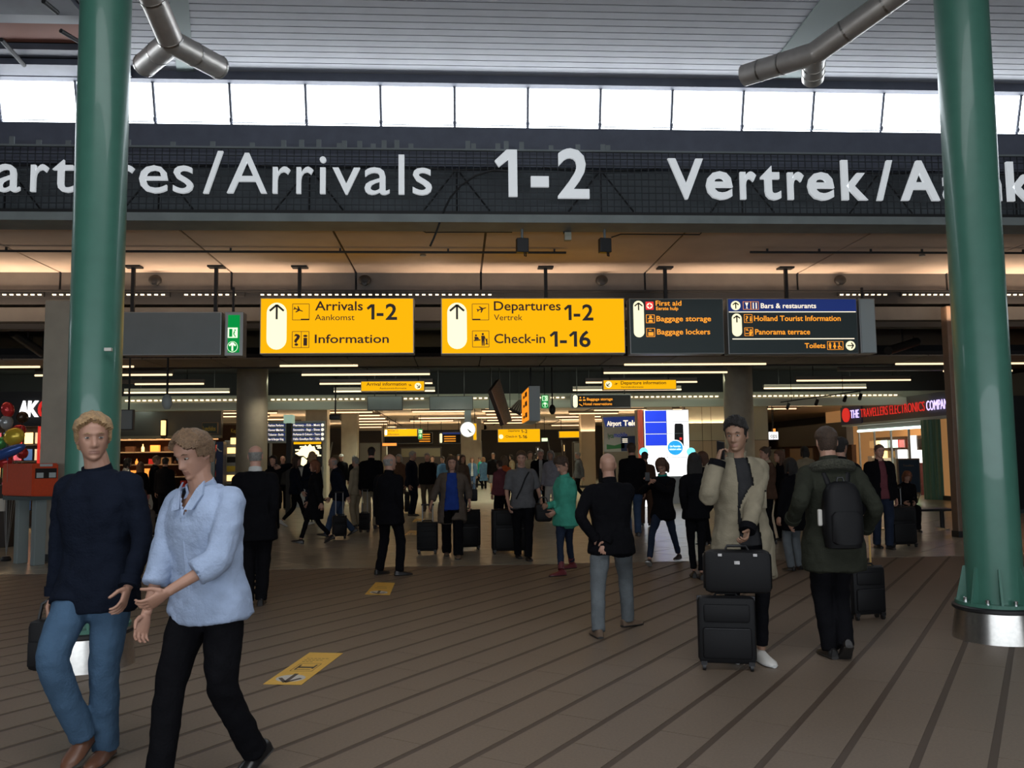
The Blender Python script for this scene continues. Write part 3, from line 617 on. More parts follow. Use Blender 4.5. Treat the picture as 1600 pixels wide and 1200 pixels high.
s.poly([(1140.5, 467.5), (1337, 467.5), (1337, 486.5), (1140.5, 486.5)], 'sign blue', 'blue_strip', -.0005, .003); s.poly(s.line((1141, 487.5), (1336, 487.5), 1.2), 'ink white', 'divider'); s.poly(s.line((1145, 529.5), (1332, 529.5), 1.4), 'ink white', 'divider')
for cx, cy, an in ((1151.5, 477.5, 0), (1325.5, 540.5, math.pi / 2)): s.poly(disc(cx, cy, 7.3, 20), 'pill white', 'arrow_field', -.004); s.arrow(cx, cy - 5, 10, 4.5, ang=an, t=1.7)
s.pill(1145, 490, 1160, 525.5); s.arrow(1152.5, 493, 11, 5, t=1.9)
for x in (1163, 1175): s.frame(x, 471.5, x + 11.5, 483.5, 'ink orange', .5)
s.polys([[(1166, 473), (1171, 473), (1169, 478), (1169, 481), (1170.5, 482), (1167, 482), (1168, 481), (1168, 478)], s.line((1178.5, 473), (1178.5, 482.5), 1.4), s.line((1183, 473), (1183, 482.5), 1.6)], 'ink white')
s.text('Bars & restaurants', 1190, 1275, 481.5, 7.5, 'ink white'); s.frame(1164, 491.5, 1176, 504, 'ink orange', .6); s.text('?', 1166, 1170, 502, 8, 'ink orange'); s.text('i', 1172.5, 1175, 502, 8, 'ink orange')
s.text('Holland Tourist Information', 1179, 1312, 501.5, 8, 'ink orange'); s.frame(1164, 512, 1176.5, 524.5, 'ink orange', .6); s.plane(1168, 515.5, 3, .5, 'ink orange'); s.polys([disc(1173.5, 516, 1.6, 8), [(1171, 518), (1176, 518), (1174, 524), (1171, 524)], s.line((1165, 521), (1170, 521), 1)], 'ink orange')
s.text('Panorama terrace', 1180, 1264, 522.5, 8, 'ink orange'); s.text('Toilets', 1255, 1286.5, 544, 7.5, 'ink orange'); s.frame(1290, 534, 1314, 546.5, 'ink orange', .6)
s.polys([disc(1294, 536.8, 1.3, 8), [(1292, 538.5), (1296, 538.5), (1295, 545), (1293, 545)], disc(1301, 536.8, 1.3, 8), [(1300, 538.5), (1302, 538.5), (1303.5, 542.5), (1302, 542.5), (1302, 545), (1300, 545), (1300, 542.5), (1298.5, 542.5)], disc(1308, 536.5, 1.2, 8), s.line((1308, 538), (1308.5, 542), 1.4), s.line((1306, 542), (1311, 542), 1), s.line((1306, 541), (1307, 545), .9), s.line((1307, 545), (1310, 544.5), .9), s.line((1311, 542), (1312, 545), .9)], 'ink orange')
s = Sign('hanging_sign', 'narrow blank pale panel right of the blue-topped sign', (1346, 466, 1367, 552), YS, face='sign pale grey', rods=())
m = MB(); m.lo_hi((.1, .1, s.H), (.14, .14, 4.74 - s.o.z)); m.build('hanger_rod', 'black', s.t, world=False)
# small hanging signs further in
def rods_up(s, xs, top=4.75):
    for f in xs: m = MB(); m.lo_hi((s.W * f - .015, .08, s.H), (s.W * f + .015, .11, top - s.o.z)); m.build('hanger_rod', 'black', s.t, world=False)
s = Sign('hanging_sign', 'small yellow sign reading Arrival information under the light tubes', (563.5, 595, 663.5, 611.5), 26, depth=.2); rods_up(s, (.1, .9))
s.text('Arrival information', 572.5, 635, 602.5, 5, 'sign brown'); s.text('Aankomstinformatie', 593, 635, 608, 3, 'sign brown', 0); s.poly(disc(653, 603.5, 5.2), 'pill white', 'arrow_field'); s.arrow(653.5, 600.5, 6.5, 3, ang=R(135), t=1.2); s.plane(641, 602, 3, .3, 'sign brown')
s = Sign('hanging_sign', 'small yellow sign reading Departure information under the light tubes', (942.5, 593, 1057, 609), 26, depth=.2); rods_up(s, (.1, .9))
s.text('Departure information', 970, 1040.5, 600.5, 5, 'sign brown'); s.text('Vertrekinformatie', 970, 1005, 606, 3, 'sign brown', 0); s.poly(disc(951, 600.5, 5.2), 'pill white', 'arrow_field'); s.arrow(950.5, 597.5, 6.5, 3, ang=R(225), t=1.2); s.plane(963, 599.5, 3, -.3, 'sign brown')
s = Sign('hanging_sign', 'dark sign reading Baggage storage and Hotel reservations', (893, 616, 986, 637.5), 30, face='black', depth=.2, fr=.03); rods_up(s, (.1, .9)); s.pill(895.5, 617, 902.5, 636.5)
s.text('Baggage storage', 917, 957, 625.5, 4, 'ink orange'); s.text('Hotel reservations', 911.5, 956, 633, 4, 'ink orange'); s.polys([disc(907, 621, 1.2, 6), disc(912.5, 621, 1.2, 6), s.line((905, 625), (909, 625), 2), s.line((911, 625), (915, 625), 2), s.line((905, 631), (910, 634), 1)], 'ink orange')
for a, b, lb in ((574, 629, 'blank dark panel below the small arrival sign, left one'), (671, 739, 'blank dark panel above the clock'), (764, 785, 'narrow blank dark panel left of the tilted louvre')):
    s = Sign('blank_sign', lb, (a, 619, b, 641), 30, face='sign grey', frame='fascia dark', depth=.12); rods_up(s, (.2, .8))
s = Sign('blank_sign', 'blank grey panel half hidden by the left green column', (160, 640, 208, 672), 18.5, face='sign grey', frame='fascia dark', depth=.12); rods_up(s, (.2, .8))
s = Sign('exit_sign', 'small green lit exit sign right of the tall grey box sign', (846, 617, 857, 638), 29, face='sign green', depth=.1, fr=.01); rods_up(s, (.5,)); exit_icons(s, 846, 857, 622.5, 632.5, 4)
# clock on its hanger
q = P(731, 671, 31); t = thing('clock', 'round lit clock with black hands hanging from a pale post', 'clock', q); r = abs(P(742.5, 671, 31).x - q.x)
for nm, rr, yy, mm in (('rim', r * 1.08, .0, 'sign alu'), ('dial', r, -.03, 'clock face')):
    m = MB(); m.rings([[Vector((rr * math.cos(a), y2, rr * math.sin(a))) for a in np.linspace(0, 2 * math.pi, 33)[:-1]] for y2 in (yy + .15, yy)]); m.build(nm, mm, t, world=False)
for k in range(12):
    a = R(30 * k); m = MB(); M3 = Matrix.Rotation(-a, 3, 'Y'); m.box(M3 @ Vector((0, -.035, r * .85)), (.015, .01, r * .14), M4=M3); m.build('hour_mark', 'black', t, world=False)
for a, L, wd in ((R(143), .62, .03), (R(130), .8, .02)): m = MB(); M3 = Matrix.Rotation(a, 3, 'Y'); m.box(M3 @ Vector((0, -.045, r * L * .45)), (wd, .01, r * L), M4=M3); m.build('hand', 'black', t, world=False)
m = MB(); q2 = P(731, 641, 31); m.lo_hi((-.12, .02, r), (.12, .2, 3.42 - q.z)); m.build('post', 'sign pale grey', t, world=False)
# slanted louvre, tall box sign beside it
def quad_box(px, name, lab, cat, Ys, thick, m_, grp=None):
    vs = [P(x, y, Y) for (x, y), Y in zip(px, Ys)]; c = sum(vs, Vector()) / 4; n = (vs[1] - vs[0]).cross(vs[3] - vs[0]).normalized() * thick
    if n.y < 0: n = -n
    t = thing(name, lab, cat, c); b = MB(); b.add(vs + [v + n for v in vs], [(0, 1, 2, 3), (7, 6, 5, 4), (0, 4, 5, 1), (1, 5, 6, 2), (2, 6, 7, 3), (3, 7, 4, 0)]); b.build('frame', m_, t); return t, vs, n
t, vs, n = quad_box([(767, 610), (780, 592), (799, 657), (787, 664)], 'display_board', 'tilted dark louvred display board hanging beside the tall orange and grey box sign', 'display board', (27, 28, 28, 27), .12, 'fascia dark')
for k in range(9):
    f0, f1 = (k + .15) / 9, (k + .7) / 9; q = [vs[0].lerp(vs[1], f0), vs[0].lerp(vs[1], f1), vs[3].lerp(vs[2], f1), vs[3].lerp(vs[2], f0)]
    b = MB(); b.add(q + [v - n * .3 for v in q], [(0, 1, 2, 3), (7, 6, 5, 4), (0, 4, 5, 1), (1, 5, 6, 2), (2, 6, 7, 3), (3, 7, 4, 0)]); b.build('slat', mat('brushed slat', (.42, .35, .28), .5, .3), t)
for p_ in (vs[0], vs[1]): m = MB(); m.tube([p_, Vector((p_.x, p_.y, 4.75))], .012, 5); m.build('hanger_rod', 'black', t)
t, vs, n = quad_box([(797, 637), (811, 624), (817, 627), (815, 646)], 'display_board', 'short dark louvred board behind the tall box sign', 'display board', (30, 31, 31, 30), .1, 'fascia dark')
for k in range(5):
    f0, f1 = (k + .1) / 5, (k + .5) / 5; q = [vs[0].lerp(vs[3], f0), vs[1].lerp(vs[2], f0), vs[1].lerp(vs[2], f1), vs[0].lerp(vs[3], f1)]
    b = MB(); b.add(q + [v - n * .3 for v in q], [(0, 1, 2, 3), (7, 6, 5, 4), (0, 4, 5, 1), (1, 5, 6, 2), (2, 6, 7, 3), (3, 7, 4, 0)]); b.build('slat', 'brushed slat', t)
for p_ in (vs[0], vs[1]): m = MB(); m.tube([p_, Vector((p_.x, p_.y, 4.75))], .012, 5); m.build('hanger_rod', 'black', t)
a, b = P(827, 658, 24), P(843.5, 603, 24); t = thing('hanging_sign', 'tall grey box sign seen end on with a glowing orange face', 'sign', (a.x, 24, a.z)); W, H = b.x - a.x, b.z - a.z
m = MB(); m.lo_hi((0, 0, 0), (W, 2.6, H), bev=.01); m.build('housing', 'sign pale grey', t, world=False)
m = MB(); m.lo_hi((-.015, .08, .04), (0, 2.55, H - .04)); m.build('face', mat('sign orange', (.8, .3, .02), .4, emit=(1, .3, .01), es=1), t, world=False)
for z, sgn in ((.75, 'A'), (.48, 'B'), (.15, 'C')): m = MB(); m.lo_hi((-.02, .5, H * z), (-.015, 1.2, H * (z + .14))); m.lo_hi((-.02, 1.4, H * z), (-.015, 1.9, H * (z + .08))); m.build('pictogram', 'sign brown', t, world=False)
m = MB(); m.lo_hi((W / 2 - .02, 1.2, H), (W / 2 + .02, 1.25, 4.75 - a.z)); m.build('hanger_rod', 'black', t, world=False)
# far yellow signs
s = Sign('hanging_sign', 'far yellow sign reading Departures 1-2 and Check-in 1-16', (778, 670, 844, 691), 50, depth=.3); rods_up(s, (.1, .9), 4.0); s.text('Departures', 794, 812, 674.5, 3.2, 'sign brown'); s.text('1-2', 814, 824, 676.5, 5, 'sign ink', .02); s.text('Check-in', 790, 808, 683.5, 3.5, 'sign brown'); s.text('1-16', 810, 823.5, 685, 5, 'sign ink', .02); s.poly(disc(783, 682, 3.5), 'pill white', 'arrow_field')
s = Sign('hanging_sign', 'far yellow sign with a small white arrow field left of the clock', (600, 670, 652, 682), 48, depth=.3); rods_up(s, (.1, .9), 4.0); s.text('Arrivals 1-2', 606, 622, 674, 2.6, 'sign brown'); s.text('Information', 606, 624, 679.5, 2.4, 'sign brown'); s.pill(601, 671, 605, 680)
s = Sign('exit_sign', 'tiny green exit sign at the end of the far arrivals sign', (653.5, 670, 660, 686), 47, depth=.3, face='sign green', fr=.01); rods_up(s, (.5,), 4.0); exit_icons(s, 653.5, 660, 674.5, 681, 2.4)
s = Sign('hanging_sign', 'far dark sign with two columns of orange lettering below the far arrivals sign', (600, 676, 676, 693), 54, depth=.2, face='black', fr=.02); rods_up(s, (.1, .9), 4.0)
for k in range(4): s.poly(s.line((655, 679 + 3.6 * k), (672, 679 + 3.6 * k), 1.3), 'ink orange', 'lettering')
s = Sign('hanging_sign', 'far dark sign with a white arrow field and orange lettering left of the clock', (686, 675, 720, 693), 54, depth=.2, face='black', fr=.02); rods_up(s, (.1, .9), 4.0); s.pill(687, 677, 691, 692); s.poly([(691.5, 675.8), (719, 675.8), (719, 678.5), (691.5, 678.5)], 'sign blue', 'strip')
for k in range(3): s.poly(s.line((694, 682 + 3.6 * k), (712, 682 + 3.6 * k), 1.4), 'ink orange', 'lettering')
s = Sign('hanging_sign', 'far blank yellow sign at the right end of the aisle', (873.5, 673.5, 911, 684), 50, depth=.3); rods_up(s, (.1, .9), 4.0)
s = Sign('hanging_sign', 'narrow orange sign seen edge on right of the clock', (739, 661, 745, 688), 38, depth=.3, face='sign yellow'); rods_up(s, (.5,), 4.0)
s = Sign('hanging_sign', 'low orange sign over the far counters at the left', (597, 692, 620, 697), 52, depth=.2, face='amber lit'); rods_up(s, (.1, .9), 4.0)
s = Sign('exit_sign', 'far pale green exit sign right of the far departures sign', (846, 684, 856, 690), 50, depth=.1, face='ink mint'); rods_up(s, (.5,), 4.0)
# projector and camera domes hanging in mid air
for px, py, Y, lb, big in ((524, 652, 28, 'black box camera on a long pole below the arrival sign', .16), (863, 640, 28, 'black teardrop camera on a pole right of the small exit sign', .1), (261, 628, 19, 'white dome camera hanging above the left shops', .1)):
    q = P(px, py, Y); t = thing('ceiling_camera', lb, 'camera', (q.x, Y, 4.7)); z = q.z - 4.7
    m = MB(); m.tube([(0, 0, 0), (0, 0, z)], .025, 6); m.build('pole', 'black', t, world=False)
    m = MB()
    if big > .11: m.box((0, 0, z), (.34, .4, .16), bev=.02)
    else: m.sphere((0, 0, z), (big * 1.1, big * 1.1, big * 1.7), 8)
    m.build('body', 'sign pale grey' if px == 261 else 'rubber', t, True, world=False)
# floor stickers
def floor_sticker(pts, lab, detail=True, grp=None):
    vs = [G(*p) for p in pts]; c = sum(vs, Vector()) / 4; t = thing('floor_sticker', lab, 'floor sticker', c, 0, grp)
    b = MB(); b.add([v + Vector((0, 0, .0012)) for v in vs] + [v + Vector((0, 0, .0035)) for v in vs], [(3, 2, 1, 0), (4, 5, 6, 7), (0, 1, 5, 4), (1, 2, 6, 5), (2, 3, 7, 6), (3, 0, 4, 7)]); b.build('sheet', 'sticker yellow', t)
    A, B, C, D = vs                                   # A near-left, B near-right, C far-right, D far-left
    def U(u, v): return A.lerp(B, u).lerp(D.lerp(C, u), v)
    def flat(polys, z, m_, nm):
        mb = MB()
        for pl in polys:
            q = [U(*p) for p in pl]; n = len(q); mb.add([p + Vector((0, 0, z)) for p in q] + [p + Vector((0, 0, z + .0008)) for p in q], [tuple(range(n))[::-1], tuple(range(n, 2 * n))] + [(i, (i + 1) % n, (i + 1) % n + n, i + n) for i in range(n)])
        mb.build(nm, m_, t)
    asp = (B - A).length / (D - A).length
    flat([[(.5 + .38 * math.cos(a), .17 + .38 * asp * .95 * math.sin(a)) for a in np.linspace(0, 2 * math.pi, 25)[:-1]]], .0036, 'sticker white', 'arrow_field')
    def ln(x0, y0, x1, y1, w):
        dx, dy = (x1 - x0), (y1 - y0) / asp; L = math.hypot(dx, dy); nx, ny = -dy / L * w / 2, dx / L * w / 2 * asp; return [(x0 + nx, y0 + ny), (x1 + nx, y1 + ny), (x1 - nx, y1 - ny), (x0 - nx, y0 - ny)]
    flat([ln(.5, .3, .5, .06, .11), ln(.5, .05, .22, .17, .1), ln(.5, .05, .78, .17, .1)], .0045, 'sign ink', 'arrow')
    if detail:
        flat([ln(.2, .38, .8, .38, .012), ln(.2, .62, .8, .62, .012), ln(.2, .38, .2, .62, .012), ln(.8, .38, .8, .62, .012), ln(.28, .5, .72, .5, .14), ln(.28, .58, .28, .42, .05), ln(.72, .58, .72, .46, .05), ln(.3, .43, .7, .43, .04)], .0036, 'sign ink', 'pictogram')
    if detail:
        for k, (txt, w_) in enumerate((('baggage', .34), ('terminal 1', .62), ('follow the line', .66))): flat([ln(.17 + j * .11, .68 + k * .055, .17 + j * .11 + .08, .68 + k * .055, .03) for j in range(int(w_ / .11))], .0036, 'sign ink', 'small_print')
    else: flat([ln(.2, .5, .75, .5, .06), ln(.25, .62, .7, .62, .05)], .0036, 'sign ink', 'small_print')
floor_sticker([(411, 1069.5), (471, 1070.5), (536, 1021), (484, 1020)], 'large yellow arrow sticker on the striped floor, nearest to the camera')
floor_sticker([(570, 929), (609, 930), (617, 911), (587, 910)], 'small yellow arrow sticker beside the feet of the bald man in black', False)
floor_sticker([(632, 836), (650, 836), (655, 829), (640, 829)], 'small worn orange sticker on the pale floor left of the first black trolley case', False)
floor_sticker([(644, 816), (660, 816), (663, 811), (648, 811)], 'small worn orange sticker on the pale floor near the older standing men', False)
# ---------------------------------------------------------------- people
def lerp(a, b, t): return a + (b - a) * t
def smooth_path(pts, rad, n=10):
    """Catmull-Rom through the joints, radii alongside"""
    P_ = [Vector(p) for p in pts]; out = []; rr = []
    for i in range(len(P_) - 1):
        p0 = P_[i - 1] if i else P_[i] * 2 - P_[i + 1]; p1, p2 = P_[i], P_[i + 1]; p3 = P_[i + 2] if i + 2 < len(P_) else p2 * 2 - p1
        for k in range(n):
            t = k / n; q = .5 * ((2 * p1) + (p2 - p0) * t + (2 * p0 - 5 * p1 + 4 * p2 - p3) * t * t + (3 * p1 - p0 - 3 * p2 + p3) * t ** 3)
            q = p1.lerp(p2, t).lerp(q, .55); out.append(q); rr.append(lerp(rad[i], rad[i + 1], t))
    out.append(P_[-1]); rr.append(rad[-1]); return out, rr
def ik(a, b, l1, l2, pole):
    """middle joint between a and b"""
    a = Vector(a); b = Vector(b); d = b - a; L = min(d.length, (l1 + l2) * .999); d = d.normalized(); x = (l1 * l1 - l2 * l2 + L * L) / (2 * L); h = math.sqrt(max(0, l1 * l1 - x * x))
    p = Vector(pole); p = p - d * p.dot(d); p = p.normalized() if p.length > 1e-6 else Vector((0, 1, 0)); return a + d * x + p * h, a + d * L
def remesh(mb, vox, smooth=2, disp=0, dscale=.12, mats=None, name='m'):
    me = mb.mesh('tmp', mats or ['black']); o = bpy.data.objects.new('tmp', me); COL.objects.link(o)
    r = o.modifiers.new('r', 'REMESH'); r.mode = 'VOXEL'; r.voxel_size = vox
    if smooth: s = o.modifiers.new('s', 'SMOOTH'); s.iterations = smooth; s.factor = .5
    if disp:
        tn = 'folds%g' % dscale
        tx = bpy.data.textures.get(tn) or bpy.data.textures.new(tn, 'CLOUDS'); tx.noise_scale = dscale; tx.noise_depth = 1
        d = o.modifiers.new('d', 'DISPLACE'); d.texture = tx; d.strength = disp; d.mid_level = .5; d.texture_coords = 'LOCAL'
    dg = bpy.context.evaluated_depsgraph_get(); dg.update(); me2 = bpy.data.meshes.new_from_object(o.evaluated_get(dg)); bpy.data.objects.remove(o); bpy.data.meshes.remove(me)
    me2.name = name; me2.polygons.foreach_set('use_smooth', [True] * len(me2.polygons)); return me2
def head_rings(nr=34, n=44, feminine=0):
    """head in its own frame: z up, y to the face, origin between the ears"""
    zs = [-.1175, -.115, -.11] + list(np.linspace(-.104, .09, nr)) + [.1, .108, .114, .1175]
    g = lambda v, s: math.exp(-(v / s) ** 2); out = []
    def ip(z, xs, ys): return float(np.interp(z, xs, ys))
    for z in zs:
        w = ip(z, [-.1175, -.11, -.095, -.07, -.04, 0, .04, .075, .1, .112, .1175], [.012, .026, .042, .055, .064, .0715, .0755, .068, .047, .027, .008])
        f = ip(z, [-.1175, -.112, -.1, -.085, -.05, -.01, .025, .06, .09, .108, .1175], [.05, .074, .082, .08, .083, .084, .09, .086, .064, .036, .01])
        b = ip(z, [-.1175, -.1, -.08, -.05, -.02, .03, .07, .1, .112, .1175], [.0, .03, .055, .078, .094, .103, .088, .055, .032, .01])
        ring = []
        for k in range(n):
            a = 2 * math.pi * (k + .5) / n; ca, sa = math.cos(a), math.sin(a)
            x = w * math.copysign(abs(ca) ** .92, ca); y = (f if sa > 0 else b) * math.copysign(abs(sa) ** .92, sa)
            if sa > 0:
                fr = sa ** .6
                y += fr * (.027 * g(x, .0125) * ip(z, [-.052, -.044, -.034, .012, .03], [0, .85, 1, .22, 0]) + .006 * g(abs(x) - .012, .007) * g(z + .038, .008))
                y -= fr * .013 * g(abs(x) - .031, .017) * g(z - .004, .014)
                y += fr * (.005 * g(z - .026, .009) * g(x, .05) + .007 * g(x, .023) * (g(z + .064, .0055) + g(z + .0755, .006)) - .004 * g(x, .03) * g(z + .0695, .003))
                y += fr * (.005 * g(x, .02) * g(z + .098, .012) + .004 * g(abs(x) - .045, .016) * g(z + .025, .02) - .003 * g(x, .03) * g(z + .087, .006))
            ring.append((x, y, z))
        out.append(ring)
    return out
HEAD_HI, HEAD_LO = head_rings(), head_rings(16, 24)
def add_head(mb, M4, s, hi):
    R_ = HEAD_HI if hi else HEAD_LO
    mb.rings([[M4 @ (Vector(p) * s) for p in r] for r in R_])
    for sx in (-1, 1):   # ears
        rs = []
        for t in (0, .35, .7, 1):
            rs.append([M4 @ (Vector((sx * (.068 + .013 * t), -.012 - .008 * t + (.018 - .004 * t) * math.cos(a), -.005 + (.031 - .003 * t) * math.sin(a) + .002)) * s) for a in np.linspace(0, 2 * math.pi, 11)[:-1]])
        mb.rings(rs if sx > 0 else [r[::-1] for r in rs])
def hair_mesh(M4, s, style, hi=True, seed=0):
    """shell over the skull, with the hairline cut, plus the fall of longer hair"""
    rnd = random.Random(seed); b = MB(); R_ = head_rings(30, 40) if hi else head_rings(16, 24)
    thick = {'short': .012, 'crop': .005, 'quiff': .016, 'curly': .016, 'long': .018, 'bun': .012, 'rim': .0035, 'cap': .012, 'bob': .02, 'wavy': .016}[style]
    nn = len(R_[0]); keep = {}; vs = []
    for i, r in enumerate(R_):
        for k, p in enumerate(r):
            v = Vector(p); d = Vector((v.x, v.y * .9 + .005, max(0, v.z) * 1.1 + .001)).normalized(); x, y, z = v
            front = y > .0
            if style == 'rim': ok = (z < .045 and z > -.055 and y < .015)
            elif style == 'cap': ok = z > .02 if y > 0 else z > -.01
            else:
                line = (.064 + .013 * (style == 'quiff') + (.010 + .008 * math.sin(x * 45 + 1)) * (style == 'wavy') - .022 * (abs(x) / .06) ** 2) if y > .045 else (-.0 if y > .015 else (-.02 if y > -.03 else -.062))
                if style in ('long', 'bob') and y < .03: line = -.09
                ok = z > line - (.004 * rnd.random())
            t = thick
            if style in ('quiff', 'curly') and z > .06: t += (.013 + .005 * math.sin(x * 150 + 3) * math.cos(y * 130)) * min(1, (z - .06) / .03) * (1.4 if y > 0 else .8)
            if style in ('curly',): t += .006 * rnd.random()
            if style in ('crop', 'quiff', 'short', 'curly') and z < .03: t = min(t, .006)
            if style == 'wavy' and z > .03: t += .008 * (y > 0)
            t *= 1 + .12 * math.sin(x * 190 + y * 60) * (style != 'cap')
            keep[(i, k)] = ok; vs.append(v + d * t)
    fs = []
    for i in range(len(R_) - 1):
        for k in range(nn):
            q = [(i, k), (i, (k + 1) % nn), (i + 1, (k + 1) % nn), (i + 1, k)]
            if sum(keep[c] for c in q) >= 3: fs.append(tuple(a * nn + c for a, c in q))
    top = (len(R_) - 1) * nn; fs.append(tuple(range(top, top + nn)))
    # close the shell by an inner copy
    inner = [Vector(p) * .985 for r in R_ for p in r]; N = len(vs); V = vs + inner; F = list(fs) + [tuple(j + N for j in f[::-1]) for f in fs]
    ed = {}
    for f in fs:
        for a, c in zip(f, f[1:] + f[:1]): ed[(a, c)] = ed.get((a, c), 0) + 1
    for (a, c) in list(ed):
        if (c, a) not in ed: F.append((c, a, a + N, c + N))
    used = sorted({j for f in F for j in f}); mp = {j: k for k, j in enumerate(used)}
    b.add([M4 @ (V[j] * s) for j in used], [tuple(mp[j] for j in f) for f in F])
    if style in ('long', 'bob'):
        L = -.33 if style == 'long' else -.15; rs = []
        for t in np.linspace(0, 1, 9):
            z = lerp(.02, L, t); w = lerp(.088, .1, math.sin(t * 2.4)) * (1 - .25 * t * t); d = lerp(.05, .035, t); cy = -.055 - .02 * math.sin(t * 3)
            rs.append([M4 @ (Vector((w * math.cos(a) * (1 + .03 * math.sin(7 * a + t * 6)), cy + d * math.sin(a), z)) * s) for a in np.linspace(0, 2 * math.pi, 19)[:-1]])
        b.rings(rs)
        for sx in (-1, 1):
            rs = []
            for t in np.linspace(0, 1, 7):
                z = lerp(.05, L * .8, t); rs.append([M4 @ (Vector((sx * (.078 + .012 * math.sin(3 * t)) + .019 * math.cos(a), -.018 + .034 * math.sin(a) * (1 - .3 * t) + .025 * t, z)) * s) for a in np.linspace(0, 2 * math.pi, 9)[:-1]])
            b.rings(rs)
    if style in ('quiff', 'curly') and hi:
        for k in range(150):
            a = rnd.uniform(0, 2 * math.pi); u = rnd.random() ** .6; z = .118 - .055 * u * u; x = .066 * u * math.cos(a); y = (.085 if math.sin(a) > 0 else .09) * u * math.sin(a)
            q = Vector((x * 1.05, y * 1.03 + .008 * u, z + .02 + .008 * (y > 0))); r_ = rnd.uniform(.011, .019); b2 = MB().sphere(q, r_, 3); b.add([M4 @ (Vector(v) * s) for v in b2.v], b2.f)
    if style == 'bun': b2 = MB().sphere((0, -.09, .1), (.033, .033, .03), 7); b.add([M4 @ (Vector(v) * s) for v in b2.v], b2.f)
    if style == 'cap':
        pts = [(.06 * math.cos(a), .085 + .055 * math.sin(a), .028 - .01 * math.sin(a)) for a in np.linspace(0, math.pi, 9)]
        b.add([M4 @ (Vector((p[0], p[1], p[2] + dz)) * s) for dz in (0, .008) for p in pts], [tuple(range(9))[::-1], tuple(range(9, 18))] + [(i, (i + 1) % 9, (i + 1) % 9 + 9, i + 9) for i in range(9)])
    return b
def add_hand(mb, wrist, fdir, palm_n, s, side, curl=.5, n=6):
    """five-fingered hand; fdir points from the wrist to the fingers, palm_n out of the palm, side +1 when the thumb lies along fdir x palm_n"""
    f = Vector(fdir).normalized(); pn = Vector(palm_n); pn = (pn - f * pn.dot(f)).normalized(); u = f.cross(pn) * side; w = Vector(wrist)
    rs = []
    for t, hw, hd in ((-.02, .024, .019), (.01, .027, .017), (.045, .038, .015), (.08, .041, .0135), (.092, .036, .01)):
        c = w + f * t * s; rs.append([c + (u * math.cos(a) * hw + pn * math.sin(a) * hd) * s for a in np.linspace(0, 2 * math.pi, 13)[:-1]])
    mb.rings(rs)
    for off, L, r in ((.030, .072, .0085), (.010, .080, .009), (-.011, .075, .0085), (-.031, .058, .0075)):
        p = w + (f * .082 + u * off) * s; d = f + u * off * 2.2; d.normalize(); pts = [p]; ang = 0
        for seg in (.45, .31, .24):
            ang += curl * .95 * (.8 if seg == .45 else 1); dd = d * math.cos(ang) + pn * math.sin(ang); p = p + dd * L * seg * s; pts.append(p)
        mb.tube(pts, [r * s, r * s * .98, r * s * .9, r * s * .75], n)
    p = w + (f * .02 + u * .026 + pn * .004) * s; d = (f * .62 + u * .62 + pn * (.25 + curl * .3)).normalized(); q = p + d * .042 * s; d2 = (f * .85 + u * .2 + pn * (.3 + curl * .5)).normalized(); q2 = q + d2 * .03 * s
    mb.tube([p, q, q2, q2 + (d2 + pn * .2).normalized() * .022 * s], [.014 * s, .011 * s, .0095 * s, .0075 * s], n)
SHOE = {}
def cut_front(me, Mt, fn):
    """open a garment down the front: fn(local point) True means cut away"""
    bm = bmesh.new(); bm.from_mesh(me); Mi = Mt.inverted()
    dead = [f for f in bm.faces if fn(Mi @ f.calc_center_median())]
    bmesh.ops.delete(bm, geom=dead, context='FACES')
    ret = bmesh.ops.solidify(bm, geom=bm.faces[:], thickness=-.006); bmesh.ops.recalc_face_normals(bm, faces=bm.faces); bm.to_mesh(me); bm.free()
    me.polygons.foreach_set('use_smooth', [True] * len(me.polygons)); return me
